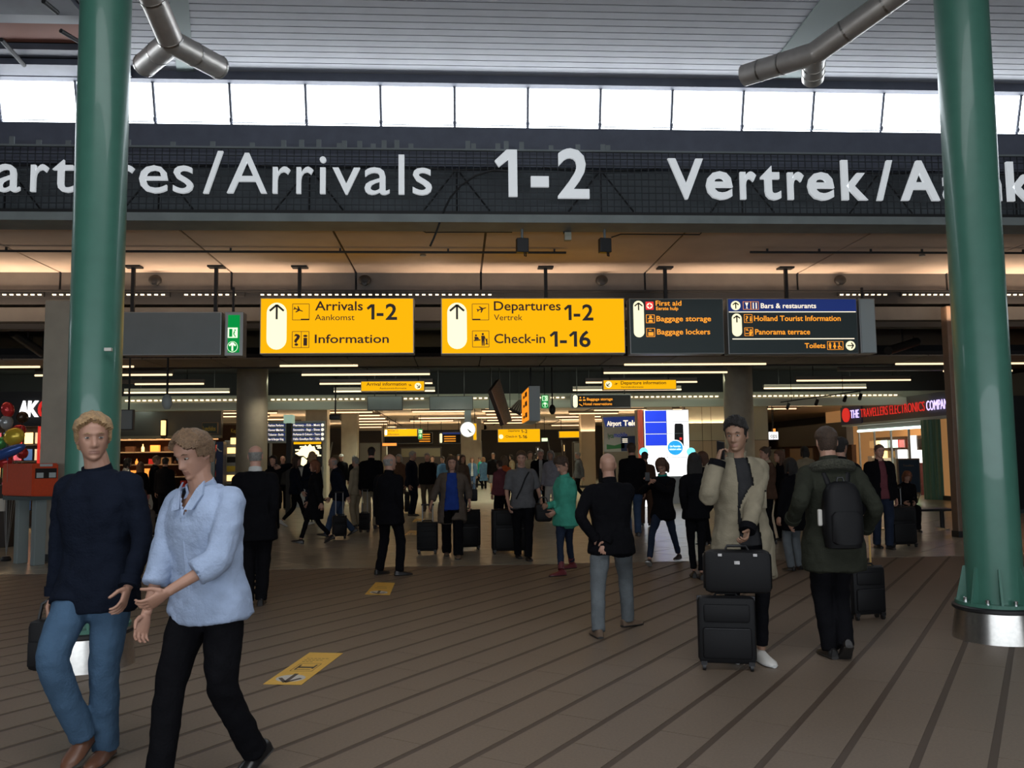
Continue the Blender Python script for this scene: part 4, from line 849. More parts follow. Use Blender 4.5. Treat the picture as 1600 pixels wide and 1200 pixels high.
def person(name, label, pos, H, face, hi=0, group=None, skin='skin', hair=('short', 'hair brown'), top='cloth black', trousers='cloth black', shoe='shoe black',
           feet=None, hands=None, lean=0, side=0, headyaw=0, headpitch=0, headtilt=0, build=1.0, kind='jacket', hem=None, sleeve=1.0, open_=None, vneck=0, cuffcol=None, inner=None, leg='regular', elbows=None, curls=(.5, .5), sink=0, collar=None, seat=None, palm=None, twist=0, skirt=None, fem=False, lookslim=1.0):
    """hi 2: seen large, 1: middle distance, 0: far. Local frame: +y is where the person faces, +x is the person's right."""
    s = H / 1.75; t = thing(name, label, 'person', pos, R(face), group)
    vox = {2: .0052, 1: .009, 0: .016}[hi]; cvox = {2: .011, 1: .014, 0: .022}[hi]; nseg = {2: 20, 1: 14, 0: 10}[hi]; npth = {2: 10, 1: 7, 0: 4}[hi]
    feet = feet or ((-.1, 0, 0, 8, 0), (.1, 0, 0, -8, 0)); fl_, fr_ = feet
    b_ = build * (.93 if fem else 1)
    pz = (.93 - sink) * s; px = (fl_[0] + fr_[0]) / 2 * s * .6; py = (fl_[1] + fr_[1]) / 2 * s * .6
    if seat: pz = seat; px = 0; py = 0
    for ft in (fl_, fr_):
        dd = math.hypot(ft[0] * s - px, ft[1] * s - py) - .05 * s
        if not seat: pz = min(pz, math.sqrt(max(.3, (.826 * s) ** 2 - max(0, dd) ** 2)) + (.11 + ft[2]) * s)
    pel = Vector((px, py, pz)); Mt = Matrix.Translation(pel) @ Matrix.Rotation(R(twist), 4, 'Z') @ Matrix.Rotation(R(side), 4, 'Y') @ Matrix.Rotation(-R(lean), 4, 'X')
    T = lambda x, y, z: Mt @ Vector((x * s, y * s, z * s))
    sw = .172 * (0.9 if fem else 1) * (.5 + .5 * b_)
    neck0, neck1 = T(0, -.012, .52), T(0, .008, .60); hd = T(0, .03, .70)
    RH = Matrix.Rotation(R(headyaw), 4, 'Z') @ Matrix.Rotation(-R(headpitch), 4, 'X') @ Matrix.Rotation(R(headtilt), 4, 'Y')
    MH = Matrix.Translation(hd) @ Mt.to_3x3().to_4x4() @ RH if lean < 25 else Matrix.Translation(hd) @ Matrix.Rotation(-R(lean * .5), 4, 'X') @ RH
    hands = hands or ((-.24, .04, .80), (.24, .04, .80)); shs = [T(-sw, -.01, .452), T(sw, -.01, .452)]; arms = []
    for k in (0, 1):
        sg = (-1, 1)[k]; tgt = Vector([c * s for c in hands[k]]); pole = elbows[k] if elbows and elbows[k] else (sg * .35, -1, -.1)
        el, wr = ik(shs[k], tgt, .29 * s, .262 * s, Vector(pole)); arms.append((shs[k], el, wr))
    legs = []
    for k, ft in enumerate((fl_, fr_)):
        sg = (-1, 1)[k]; hip = Mt @ Vector((sg * .086 * s * b_, 0, -.02 * s)); hip = Vector((pel.x + sg * .086 * s * b_, pel.y, pel.z - .02 * s)) if not twist else hip
        ya, pi = R(ft[3]), R(ft[4]); fd = Vector((-math.sin(ya) * math.cos(pi), math.cos(ya) * math.cos(pi), math.sin(pi)))
        an = Vector((ft[0] * s, ft[1] * s, ft[2] * s)) + Vector((0, 0, .09 * s)) * 1
        kn, an2 = ik(hip, an, .425 * s, .408 * s, Vector((sg * .12, 1, 0)) + fd * .4); legs.append((hip, kn, an2, fd))
    # body: one continuous skin
    mb = MB()
    def torso(m, ex=0, z0=-.08, z1=.53, w=1, hip=1.0, flare=0, n=20, top=True):
        spec = [(-.30, .155, .105), (-.2, .165, .112), (-.08, .166, .115), (.0, .158, .108), (.10, .140 * (.93 if fem else 1), .098), (.2, .146 * (.95 if fem else 1), .105), (.32, .163, .116 + (.012 if fem else 0)), (.41, .17, .108), (.455, .158, .092), (.49, .122, .076), (.52, .083, .066), (.55, .06, .058)]
        zs = [z for z in np.linspace(z0, z1, 12)]; rs = []
        for z in zs:
            gx = ex + (.012 * min(1, max(0, (.12 - z) / .15)) if ex > 0 else 0)
            hw = np.interp(z, [q[0] for q in spec], [q[1] for q in spec]); dp = np.interp(z, [q[0] for q in spec], [q[2] for q in spec])
            k = b_ if z < .4 else (1 + (b_ - 1) * .4); fl = 1 + flare * max(0, (.1 - z)); belly = .03 * max(0, b_ - 1.05) * 6 * math.exp(-((z - .08) / .15) ** 2)
            rs.append([T((hw * k * fl * w + gx) * math.copysign(abs(math.cos(a)) ** .85, math.cos(a)), (dp * k * fl + gx + (belly if math.sin(a) > 0 else 0)) * math.copysign(abs(math.sin(a)) ** .85, math.sin(a)) - .005, z) for a in np.linspace(0, 2 * math.pi, n + 1)[:-1]])
        m.rings(rs)
    torso(mb, -.02); nr = .056 * (.9 if fem else 1.1) * s
    mb.tube([neck0 - (neck1 - neck0) * .4, neck0, neck1, hd + (MH.to_3x3() @ Vector((0, -.02, -.05))) * s], [nr * 1.35, nr * 1.08, nr * .95, nr * .9], 14)
    for k in (0, 1):
        a, e, wv = arms[k]; pts, rr = smooth_path([a.lerp(T(0, 0, .47), .3), a, e, wv], [.03 * s, .042 * s * b_, .034 * s, .024 * s], npth); mb.tube(pts, rr, 12)
        h, kn, an, fd = legs[k]; pts, rr = smooth_path([h, kn, an], [.065 * s * b_, .04 * s, .03 * s], npth); mb.tube(pts, rr, 12)
    hb = MB(); add_head(hb if hi < 2 else mb, MH, s, hi > 0)
    for k in (0, 1):
        a, e, wv = arms[k]; fd_ = (wv - e).normalized(); pn = Vector(palm[k]) if palm and palm[k] else Vector(((1, -1)[k], .25, 0))
        sd = 1 if (k == 1) else -1
        fdir = fd_; add_hand(hb if hi < 2 else mb, wv, fdir, pn, s, sd if not palm else sd, curls[k], 6 if hi else 5)
    me = remesh(mb, vox if hi == 2 else .014, 1 if hi == 2 else 2, mats=[skin])
    if hi < 2:
        bm = bmesh.new(); bm.from_mesh(me); m2 = hb.mesh('h', [skin], True); bm.from_mesh(m2); bm.to_mesh(me); bm.free(); bpy.data.meshes.remove(m2)
        me.polygons.foreach_set('use_smooth', [True] * len(me.polygons))
    me.materials.clear(); me.materials.append(MATS[skin]); me.materials.append(MATS['lips']); me.name = 'body'
    if hi:
        Mi = MH.inverted(); c = [0.0] * (3 * len(me.polygons)); me.polygons.foreach_get('center', c); c = np.array(c).reshape(-1, 3); Mx = np.array(Mi); l = (c @ Mx[:3, :3].T + Mx[:3, 3]) / s
        ix = ((np.abs(l[:, 0]) < .024) & (l[:, 1] > .06) & (l[:, 1] < .108) & (np.abs(l[:, 2] + .0705) < .0095 - .0002 * 0)).astype(int); me.polygons.foreach_set('material_index', ix.tolist())
    link('body', me, t)
    if hair:
        hm = hair_mesh(MH, s * 1.0, hair[0], hi > 0, seed=len(label)); o = hm.build('hair' if hair[0] != 'cap' else 'cap', hair[1], t, True, world=False)
    if hi:
        for sx in (-1, 1):
            m = MB(); c0 = Vector((sx * .031, .0705, .003)); b2 = MB().sphere(c0 + Vector((0, 0.0025, 0)), (.0125, .0095, .0056), 5); m.add([MH @ (Vector(v) * s) for v in b2.v], b2.f); ey = m.build('eye', 'eye white', t, True, world=False)
            m = MB(); b2 = MB().sphere(c0 + Vector((0, .0098, 0)), (.0062, .004, .0056), 4); m.add([MH @ (Vector(v) * s) for v in b2.v], b2.f); m.build('iris', 'iris', ey, True, world=False)
            m = MB(); m.tube([MH @ (Vector((sx * xx, yy, zz)) * s) for xx, yy, zz in ((.014, .0885, .023), (.031, .086, .028), (.047, .072, .022))], [.002 * s, .0035 * s, .0018 * s], 5); m.build('eyebrow', hair[1] if hair and hair[0] != 'cap' else 'hair brown', t, True, world=False)
    # trousers
    mb = MB(); ex = .012
    if True:
        rs = []
        for z, w_, d_ in ((-.13, .10, .085), (-.1, .15, .105), (-.02, .163, .112), (.06, .155, .108), (.1, .148, .102)):
            rs.append([T(w_ * b_ * math.cos(a), d_ * b_ * math.sin(a) - .008, z) for a in np.linspace(0, 2 * math.pi, 17)[:-1]])
        mb.rings(rs)
        lw = {'regular': (.088, .074, .064), 'slim': (.079, .054, .046), 'wide': (.085, .085, .088), 'shorts': (.1, .095, .09)}[leg]
        for k in (0, 1):
            h, kn, an, fd = legs[k]; end = an - (an - kn).normalized() * (.0 if leg != 'slim' else .03) * s
            if leg == 'shorts': end = kn.lerp(an, .05)
            low = end if leg == 'shorts' else end + Vector((0, 0, -.035 * s)) if leg != 'slim' else end
            pts, rr = smooth_path([h + Vector((0, 0, .04 * s)), h.lerp(kn, .4), kn, low] if leg != 'shorts' else [h + Vector((0, 0, .04 * s)), h.lerp(kn, .5), low], ([lw[0] * s * b_ * .95, lw[0] * s * b_, lw[1] * s, lw[2] * s]) if leg != 'shorts' else [lw[0] * s] * 3, npth); mb.tube(pts, rr, 14)
    me = remesh(mb, cvox, 2, .016 if hi else 0, .09, [trousers], 'trousers'); link('trousers' if leg != 'shorts' else 'shorts', me, t)
    if skirt:
        mb = MB(); rs = []
        for z in np.linspace(skirt[0], .12, 8): f = (.12 - z); rs.append([T((.155 + .12 * f) * math.cos(a) * (1 + .04 * math.sin(6 * a)), (.11 + .12 * f) * math.sin(a), z) for a in np.linspace(0, 2 * math.pi, 25)[:-1]])
        mb.rings(rs).build('skirt', skirt[1], t, True, world=False)
    # upper garment
    hem = hem if hem is not None else {'jacket': -.12, 'shirt': -.1, 'coat': -.3}[kind]
    ex = {'jacket': .03, 'shirt': .016, 'coat': .036}[kind]
    def garment(mat_, ex, hem, sl, nm, arms_on=True, disp=.018):
        mb = MB(); torso(mb, ex, hem, .535, n=24, flare=.25 if kind == 'coat' or hem < -.2 else .05)
        if arms_on:
            for k in (0, 1):
                a, e, wv = arms[k]; q = T((-1, 1)[k] * .07, -.008, .468)
                if sl > .75: pts, rr = smooth_path([q, a, e, e.lerp(wv, (sl - .5) * 2)], [.045 * s, (.05 + ex * .55) * s * b_, (.044 + ex * .5) * s, (.034 + ex * .45) * s], npth)
                elif sl > .1: pts, rr = smooth_path([q, a, a.lerp(e, sl * 2 if sl < .5 else 1)] + ([e.lerp(wv, (sl - .5) * 2)] if sl > .5 else []), [.045 * s, (.05 + ex * .6) * s * b_, (.048 + ex) * s] + ([(.044 + ex) * s] if sl > .5 else []), npth)
                mb.tube(pts, rr, 14)
        if hem < -.05 and not seat:
            for k in (0, 1):
                h, kn, an, fd = legs[k]; e2 = h + (kn - h).normalized() * max(.06, (-hem) - .02) * s
                mb.tube([h + Vector((0, 0, .05 * s)), h, e2], [.065 * s * b_, (.085 + ex) * s * b_, (.087 + ex) * s * b_], 14)
        return remesh(mb, cvox, 3, disp if hi else 0, .08, [mat_], nm)
    nm = {'jacket': 'jacket', 'shirt': 'shirt', 'coat': 'coat'}[kind]
    if inner: link('inner_shirt', garment(inner, .008, -.1, .2, 'inner_shirt', False, .008), t)
    me = garment(top, ex, hem, sleeve, nm)
    if open_:
        wt, wb = open_
        Mi_ = Mt.inverted(); seg = []
        for a_, e_, w_ in arms:
            for u_, v_ in ((a_, e_), (e_, w_)): seg += [(Mi_ @ u_.lerp(v_, i_ / 6), .085 * s) for i_ in range(7)]
        seg = [q for q in seg if abs(q[0].x) < .16 * s and q[0].y > .09 * s]
        def fn(p):
            if any((p - c_).length < r_ for c_, r_ in seg): return False
            z = p.z / s; wd = lerp(wb, wt, max(0, min(1, (z + .1) / .6))); return .01 * s < p.y < .2 * s and abs(p.x) / s < wd and z < .56
        cut_front(me, Mt, fn)
    if vneck:
        cut_front(me, Mt, lambda p: p.y > .01 * s and p.z / s > .41 and abs(p.x) / s < (p.z / s - .41) * vneck)
    link(nm, me, t)
    if sleeve > .9 and hi == 2:
        for k in (0, 1):
            a, e, wv = arms[k]; d = (wv - e).normalized(); c0 = e.lerp(wv, (sleeve - .5) * 2); m = MB(); m.tube([c0 - d * .035 * s, c0 + d * .012 * s], [(.043 + ex * .55) * s, (.04 + ex * .5) * s], 14); m.build('cuff', cuffcol or top, t, True, world=False)
    # collar
    mb = MB(); ch = {'jacket': .05, 'shirt': .035, 'coat': .06}[kind]; gap = R(38 if (open_ or vneck) else 0)
    secs = []
    for a in np.linspace(math.pi / 2 + gap, math.pi * 2.5 - gap, 25 if gap else 25):
        secs.append([T(r * math.cos(a), r * .98 * math.sin(a) - .006 + .012 * (dz > 0), .525 + dz + .018 * -math.sin(a)) for dz, r in ((-.03, .092), (0, .076), (ch, .07), (ch, .06), (-.02, .06))])
    mb.rings(secs, cap=bool(gap)).build('collar', collar or top, t, True, world=False)
    # shoes
    for k in (0, 1):
        h, kn, an, fd = legs[k]; up = Vector((0, 0, 1)); x_ = fd.cross(up).normalized(); u_ = x_.cross(fd).normalized()
        def F(a, b, c): return an - Vector((0, 0, .0)) + (x_ * a + fd * b + u_ * (c - .09)) * s
        for nm_, z0, mt, sc in (('shoe', .018, shoe, 1.0), ('sole', 0, 'sole pale' if shoe in ('sneaker white', 'sneaker black') else 'sole dark', 1.05)):
            m = MB(); rs = []
            prof = ((-.075, .026, .07), (-.06, .036, .085), (-.02, .038, .098), (.02, .04, .088), (.06, .046, .066), (.11, .05, .052), (.15, .045, .044), (.178, .03, .034), (.19, .014, .026))
            if nm_ == 'shoe':
                for y, w_, h_ in prof: rs.append([F(w_ * math.cos(a), y, z0 + (h_ - z0) * max(0, math.sin(a)) ** .8 if math.sin(a) > 0 else z0) for a in np.linspace(0, 2 * math.pi, 13)[:-1]])
                m.rings(rs); so = m.build('shoe', mt, t, True, world=False)
            elif hi:
                for y, w_, h_ in prof: rs.append([F(w_ * sc * math.cos(a), y * 1.02, .011 + .011 * math.sin(a)) for a in np.linspace(0, 2 * math.pi, 13)[:-1]])
                m.rings(rs).build('sole', mt, so, False, world=False)
        if leg == 'shorts' or shoe.startswith('boot'):
            pass
        if shoe.startswith('boot'): m = MB(); m.tube([an + (kn - an).normalized() * .10 * s, an], [.047 * s, .045 * s], 12); m.build('boot_shaft', shoe, t, True, world=False)
    t['_w'] = 0; del t['_w']
    Mw = Matrix.Translation(Vector(pos)) @ Matrix.Rotation(R(face), 4, 'Z')
    return dict(t=t, arms=[[Mw @ q for q in a] for a in arms], Mt=Mw @ Mt, MH=Mw @ MH, s=s, T=lambda x, y, z: Mw @ T(x, y, z), legs=legs)
for n, c in (('skin', (.42, .23, .16)), ('skin olive', (.3, .17, .11)), ('skin pink', (.5, .27, .2)), ('skin dark', (.1, .055, .035))): mat(n, c, .5, noise=.06, nscale=12, bump=.05, bscale=120)
mat('lips', (.3, .15, .11), .5); mat('eye white', (.38, .36, .33), .3); mat('iris', (.02, .015, .012), .2)
for n, c in (('hair brown', (.05, .028, .016)), ('hair blond', (.38, .24, .12)), ('hair sandy', (.16, .095, .05)), ('hair black', (.01, .008, .007)), ('hair grey', (.25, .24, .22)), ('hair red', (.15, .05, .02)), ('hair chestnut', (.08, .035, .018)), ('hair stubble', (.12, .07, .05))): mat(n, c, .55, noise=.3, nscale=60, bump=.6, bscale=160)
for n, c in (('cloth black', (.006, .006, .0075)), ('cloth navy', (.008, .011, .02)), ('cloth charcoal', (.03, .03, .032)), ('cloth dark olive', (.028, .03, .022)), ('cloth grey', (.11, .11, .115)), ('cloth blue shirt', (.34, .42, .58)), ('cloth khaki', (.24, .21, .15)), ('cloth jeans', (.045, .075, .14)),
             ('cloth grey jeans', (.13, .145, .155)), ('cloth dark jeans', (.02, .028, .05)), ('cloth royal blue', (.02, .05, .25)), ('cloth mint', (.06, .32, .23)), ('cloth wine', (.16, .05, .06)), ('cloth taupe', (.1, .08, .065)), ('cloth brown', (.08, .045, .03)), ('cloth beige', (.3, .25, .17)), ('cloth orange', (.5, .1, .03)), ('cloth sky', (.1, .22, .4)),
             ('cloth teal', (.02, .25, .2)), ('cloth white', (.5, .5, .48)), ('cloth denim', (.06, .11, .18)), ('cloth floral', (.3, .3, .35)), ('cloth faded', (.18, .2, .22))): mat(n, c, .9, noise=.12, nscale=10, bump=.3, bscale=70, spec=.06)
mat('fur trim', (.05, .05, .035), .95, noise=.5, nscale=60, bump=1, bscale=90)
mat('shoe black', (.012, .011, .011), .3); mat('shoe brown', (.13, .055, .03), .4); mat('shoe tan', (.13, .085, .055), .7); mat('sneaker white', (.6, .58, .54), .5); mat('sneaker black', (.02, .02, .025), .6); mat('boot red', (.12, .02, .025), .35); mat('sole dark', (.02, .018, .016), .6); mat('sole pale', (.5, .5, .48), .6)
def at(px, py): g = G(px, py); return Vector((g.x, g.y, 0))
def hgt(pos, px, py): return P(px, py, pos.y).z
# ---------------------------------------------------------------- luggage
def gp(px, py, z=0): g = G(px, py, z); return g
def trolley_case(label, x0, x1, yt, yb, rz=0, dep=.55, style='soft', handle=None, grp=None, name='trolley_case', tilt=0, wheels=4, col='black case', logo=None, hcol='sign alu', zoff=0, d=None):
    a, b = gp(x0, yb), gp(x1, yb); Y = (a.y + b.y) / 2; c = Vector(((P(x0, yb, Y).x + P(x1, yb, Y).x) / 2, Y, 0)); Wd = (P(x1, yb, Y).x - P(x0, yb, Y).x); Ht = P((x0 + x1) / 2, yt, Y).z
    D = d or Wd * dep; t = thing(name, label, 'suitcase' if wheels else 'bag', (c.x, Y + D / 2, 0), rz, grp)
    M3 = Matrix.Rotation(R(tilt), 3, 'X'); wz = .05 if wheels else 0
    pv = Vector((0, 0, 0))
    def bl(m, nm, mt, par=t, sm=False): m.v = [tuple(M3 @ Vector(v)) for v in m.v]; return m.build(nm, mt, par, sm, world=False)
    m = MB(); m.lo_hi((-Wd / 2, -D / 2 + .02, wz), (Wd / 2, D / 2 - .02, Ht), bev=min(.05, D * .2)); sh = bl(m, 'shell', col, sm=True)
    if style == 'soft':
        m = MB(); m.lo_hi((-Wd * .42, -D / 2, wz + .04), (Wd * .42, -D / 2 + .06, wz + (Ht - wz) * .55), bev=.02); pk = bl(m, 'front_pocket', col, sm=True)
        m = MB(); m.lo_hi((-Wd * .40, -D / 2 + .005, wz + (Ht - wz) * .62), (Wd * .40, -D / 2 + .06, Ht - .05), bev=.02); bl(m, 'front_pocket', col, sm=True)
        m = MB(); m.lo_hi((-Wd * .38, -D / 2 - .004, wz + (Ht - wz) * .53), (Wd * .38, -D / 2 + .004, wz + (Ht - wz) * .54)); bl(m, 'zip', 'case lining', pk)
    else:
        for k in range(5):
            z = lerp(wz + .06, Ht - .06, k / 4); m = MB(); m.lo_hi((-Wd * .46, -D / 2 + .008, z - .008), (Wd * .46, -D / 2 + .03, z + .008), bev=.004); bl(m, 'rib', col)
    m = MB(); m.lo_hi((-Wd / 2 - .003, -.01, wz + .03), (Wd / 2 + .003, .01, Ht + .002), bev=.004); bl(m, 'piping', 'case lining')
    m = MB(); m.tube([(-.09, 0, Ht - .01), (-.07, 0, Ht + .022), (.07, 0, Ht + .022), (.09, 0, Ht - .01)], .011, 6); bl(m, 'top_handle', 'rubber')
    if logo: m = MB(); m.lo_hi((logo - .022, -D / 2 - .006, Ht - .07), (logo + .022, -D / 2 + .004, Ht - .052)); bl(m, 'badge', 'chrome')
    if wheels:
        for sx, sy in ((-1, -1), (1, -1), (-1, 1), (1, 1))[:4 if wheels == 4 else 4]:
            m = MB(); x, y = sx * (Wd / 2 - .04), sy * (D / 2 - .04); m.lo_hi((x - .022, y - .02, .04), (x + .022, y + .02, wz + .02)); fk = bl(m, 'wheel_housing', 'black plastic')
            m = MB(); m.tube([(x - .012, y, .026), (x + .012, y, .026)], .026, 12); bl(m, 'wheel', 'rubber', fk, True)
    if handle:
        hz = handle; 
        for sx in (-1, 1): m = MB(); m.tube([(sx * min(.09, Wd * .25), D / 2 - .05, Ht - .05), (sx * min(.09, Wd * .25), D / 2 - .05, hz)], .0105, 6); bl(m, 'handle_rod', hcol)
        m = MB(); m.tube([(-min(.09, Wd * .25) - .02, D / 2 - .05, hz), (min(.09, Wd * .25) + .02, D / 2 - .05, hz)], .015, 8); bl(m, 'handle_grip', 'rubber')
    if zoff: t.location.z = zoff
    return t
def hand_bag(label, x0, x1, yt, yb, Y, dep=.18, col='black case', top=None, name='bag', rz=0, strap=None, squash=1):
    a, b = P(x0, yb, Y), P(x1, yt, Y); W, H = b.x - a.x, b.z - a.z; t = thing(name, label, 'bag', ((a.x + b.x) / 2, Y, a.z), rz)
    m = MB(); m.lo_hi((-W / 2, -dep / 2, 0), (W / 2, dep / 2, H), bev=min(.05, W * .2, dep * .4)); o = m.build('body', col, t, True, world=False)
    m = MB(); m.lo_hi((-W * .42, -dep / 2 - .012, H * .1), (W * .42, -dep / 2 + .02, H * .6), bev=.01); m.build('front_pocket', col, t, True, world=False)
    hh = top or H + .1; m = MB(); m.tube([(-W * .3, 0, H - .01), (-W * .2, 0, hh - .02), (0, 0, hh), (W * .2, 0, hh - .02), (W * .3, 0, H - .01)], .01, 6); m.build('handle', 'rubber', t, world=False)
    return t
# ---------------------------------------------------------------- placing people by where their feet stand
def W_(label, fL, fR, tp, face, hL=None, hR=None, H=None, **kw):
    """fL/fR: (px, py[, lift, yaw, pitch]) of each foot; hL/hR: (px, py, dy) of the hands"""
    gl, gr = G(fL[0], fL[1], fL[2] if len(fL) > 2 else 0), G(fR[0], fR[1], fR[2] if len(fR) > 2 else 0)
    pos = Vector(((gl.x + gr.x) / 2, (gl.y + gr.y) / 2, 0))
    if H is None: H = P(tp[0], tp[1], pos.y).z
    s = H / 1.75; Ri = Matrix.Rotation(-R(face), 3, 'Z')
    def foot(g, f):
        q = Ri @ (Vector((g.x, g.y, 0)) - pos) / s; ls = list(f[2:]) + [0] * (5 - len(f)) if len(f) < 5 else list(f[2:5]); return (q.x, q.y - .03, ls[0] / s, ls[1], ls[2])
    def hand(h, k):
        if h is None: return ((-.245, .245)[k], .03, .82)
        q = Ri @ (P(h[0], h[1], pos.y + h[2]) - pos) / s; return (q.x, q.y, q.z)
    hx = P(tp[0], tp[1] + 20, pos.y) - pos; q = Ri @ Vector((hx.x, 0, 0)); L = 1.6 * s
    return person('person', label, pos, H, face, feet=(foot(gl, fL), foot(gr, fR)), hands=(hand(hL, 0), hand(hR, 1)), side=math.degrees(math.asin(max(-.3, min(.3, (q.x) / (L * .45))))) * .35, **kw), pos
SU = dict(leg='regular')
# the two men walking past in front
A, pA = W_('blond man in a dark jumper and blue jeans walking past, head turned right', (158, 1190, 0, 10, 0), (124, 1172, .10, 0, -25), (130, 648), 168, (200, 918, -.2), (84, 940, .05), hi=2, skin='skin', hair=('wavy', 'hair blond'), top='cloth navy', trousers='cloth denim', shoe='shoe brown', kind='shirt', hem=-.17, headyaw=38, headpitch=4, build=1.08, sleeve=.97, elbows=(None, (1, -.8, 0)))
hand_bag('small black bag carried low by the blond man', 48, 100, 966, 1046, pA.y + .03, .14)
B, pB = W_('man in a rolled-sleeve pale blue shirt and black trousers walking past', (392, 1196, .05, -5, -25), (240, 1243, 0, 5, 8), (292, 667), 152, (262, 925, -.3), (224, 975, -.1), hi=2, skin='skin', hair=('wavy', 'hair sandy'), top='cloth blue shirt', trousers='cloth black', shoe='shoe black', kind='shirt', vneck=.55, hem=-.12, headyaw=-6, headpitch=16, build=1.1, sleeve=.72, lean=5, elbows=((-1, -.6, -.2), (.4, -1, 0)), collar='cloth blue shirt')
for (RR, pp, fc, mm) in ((B, pB, 152, 'cloth blue shirt'),):
    Mi = (Matrix.Translation(pp) @ Matrix.Rotation(R(fc), 4, 'Z')).inverted(); T_ = RR['T']
    for sg in (-1, 1):
        m = MB(); q = [T_(sg * .02, .135, .44), T_(sg * .055, .08, .53), T_(sg * .07, .04, .565), T_(sg * .09, .08, .50), T_(sg * .065, .13, .435)]; n_ = (T_(0, 1, 0) - T_(0, 0, 0)).normalized() * .012
        m.add(q + [v + n_ for v in q], [(0, 1, 2, 3, 4), (9, 8, 7, 6, 5)] + [(i, i + 5, (i + 1) % 5 + 5, (i + 1) % 5) for i in range(5)]); o = m.build('collar_flap', mm, RR['t'], world=False); o.data.transform(Mi)
    m = MB(); m.tube([T_(0, .134, z) for z in (.4, .3, .18, .06)], .014, 6, flat=.5); o = m.build('button_placket', mm, RR['t'], world=False); o.data.transform(Mi)
m = MB(); rs = []
Cc, pC = W_('man in a long khaki coat phoning behind two stacked black cases', (1193, 1036, 0, 4, 0), (1143, 1030, 0, -4, 0), (1138, 655), 183, (1166, 838, -.3), (1121, 722, -.16), hi=2, skin='skin olive', hair=('quiff', 'hair black'), top='cloth khaki', trousers='cloth black', shoe='sneaker white', kind='coat', hem=-.34, open_=(.05, .085), inner='cloth charcoal', headyaw=-38, headpitch=3, leg='slim', collar='cloth khaki', cuffcol='cloth black', elbows=((-1, -.5, -.2), (.35, .15, -1)), curls=(.8, 1.0), palm=(None, (-.9, .1, .2)))
wr = Cc['arms'][1][2]; t = thing('phone', 'black phone held to the ear of the man in the khaki coat', 'phone', (wr.x, wr.y, wr.z)); t.rotation_euler = (R(10), R(-12), R(35))
m = MB(); m.box((.045, .0, .085), (.012, .07, .145), bev=.004); m.build('case', 'black plastic', t, world=False); m = MB(); m.box((.0515, 0, .085), (.002, .062, .13)); m.build('screen', 'glass', t, world=False)
for (u, v, nm_) in ((.1, .3, 'pocket'),):
    for sg in (-1,):
        q = Cc['T'](sg * .105, .128, .29); q2 = Cc['T'](sg * .105, .128, .16)
        m = MB(); m.box((q + q2) / 2, (.1, .016, .13), bev=.005); o = m.build('chest_pocket', 'cloth khaki', Cc['t'], True, world=False)
        me = o.data; Mi = (Matrix.Translation(pC) @ Matrix.Rotation(R(183), 4, 'Z')).inverted(); me.transform(Mi)
        m = MB(); m.box(q + Vector((0, -.008, 0)), (.1, .012, .01)); oo = m.build('pocket_flap', 'cloth black', Cc['t'], world=False); oo.data.transform(Mi)
Dd, pD = W_('man in a dark olive hooded parka seen from behind, wearing a black backpack', (1296, 1026, 0, 4, 0), (1319, 1020, .05, -6, -38), (1290, 667), -3, (1238, 812, .0), (1352, 826, .05), hi=2, skin='skin', hair=('short', 'hair brown'), top='cloth dark olive', trousers='cloth black', shoe='shoe black', kind='coat', hem=-.27, build=1.08, elbows=((-.3, -1, 0), (.3, -1, 0)), headyaw=-6)
MtD = Dd['Mt']; sD = Dd['s']
m = MB()
for k in range(1): m.rings([[Dd['T']((.125 + r * math.cos(b)) * math.cos(a) * 1.1, (.1 + r * math.cos(b)) * math.sin(a) - .045, .505 + r * math.sin(b) + .03 * -math.sin(a)) for b in np.linspace(0, 2 * math.pi, 9)[:-1]] for a in np.linspace(R(150), R(390), 22) for r in (.042,)])
o = m.build('fur_hood', 'fur trim', Dd['t'], True, world=False); o.data.transform((Matrix.Translation(pD) @ Matrix.Rotation(R(-3), 4, 'Z')).inverted())
q = Dd['T'](0, -.14, .14); t = thing('backpack', 'black backpack on the man in the olive parka', 'backpack', q, R(-3))
m = MB(); m.rings([[Vector((w_ * math.copysign(abs(math.cos(a)) ** .6, math.cos(a)), -.075 + d_ * math.copysign(abs(math.sin(a)) ** .7, math.sin(a)), z)) for a in np.linspace(0, 2 * math.pi, 25)[:-1]] for z, w_, d_ in ((-.24, .1, .05), (-.23, .135, .075), (-.1, .155, .1), (.1, .15, .095), (.2, .135, .08), (.26, .1, .06), (.28, .05, .03))]); m.build('body', 'black case', t, True, world=False)
m = MB(); m.rings([[Vector((w_ * math.copysign(abs(math.cos(a)) ** .6, math.cos(a)), -.17 + .03 * math.sin(a), z)) for a in np.linspace(0, 2 * math.pi, 21)[:-1]] for z, w_ in ((-.2, .09), (-.18, .12), (.02, .12), (.05, .09))]); m.build('front_pocket', 'black case', t, True, world=False)
for sg in (-1, 1): m = MB(); m.tube([(sg * .07, -.02, .24), (sg * .095, .02, .34), (sg * .1, .12, .36), (sg * .12, .27, .2)], .022, 8, flat=.5); m.build('strap', 'black case', t, True, world=False)
m = MB(); m.tube([(-.03, -.06, .27), (-.02, -.06, .31), (.02, -.06, .31), (.03, -.06, .27)], .008, 6); m.build('grab_loop', 'rubber', t, world=False)
m = MB(); m.box((-.17, -.06, .0), (.035, .03, .13), bev=.01); m.build('bottle', 'sticker white', t, world=False)
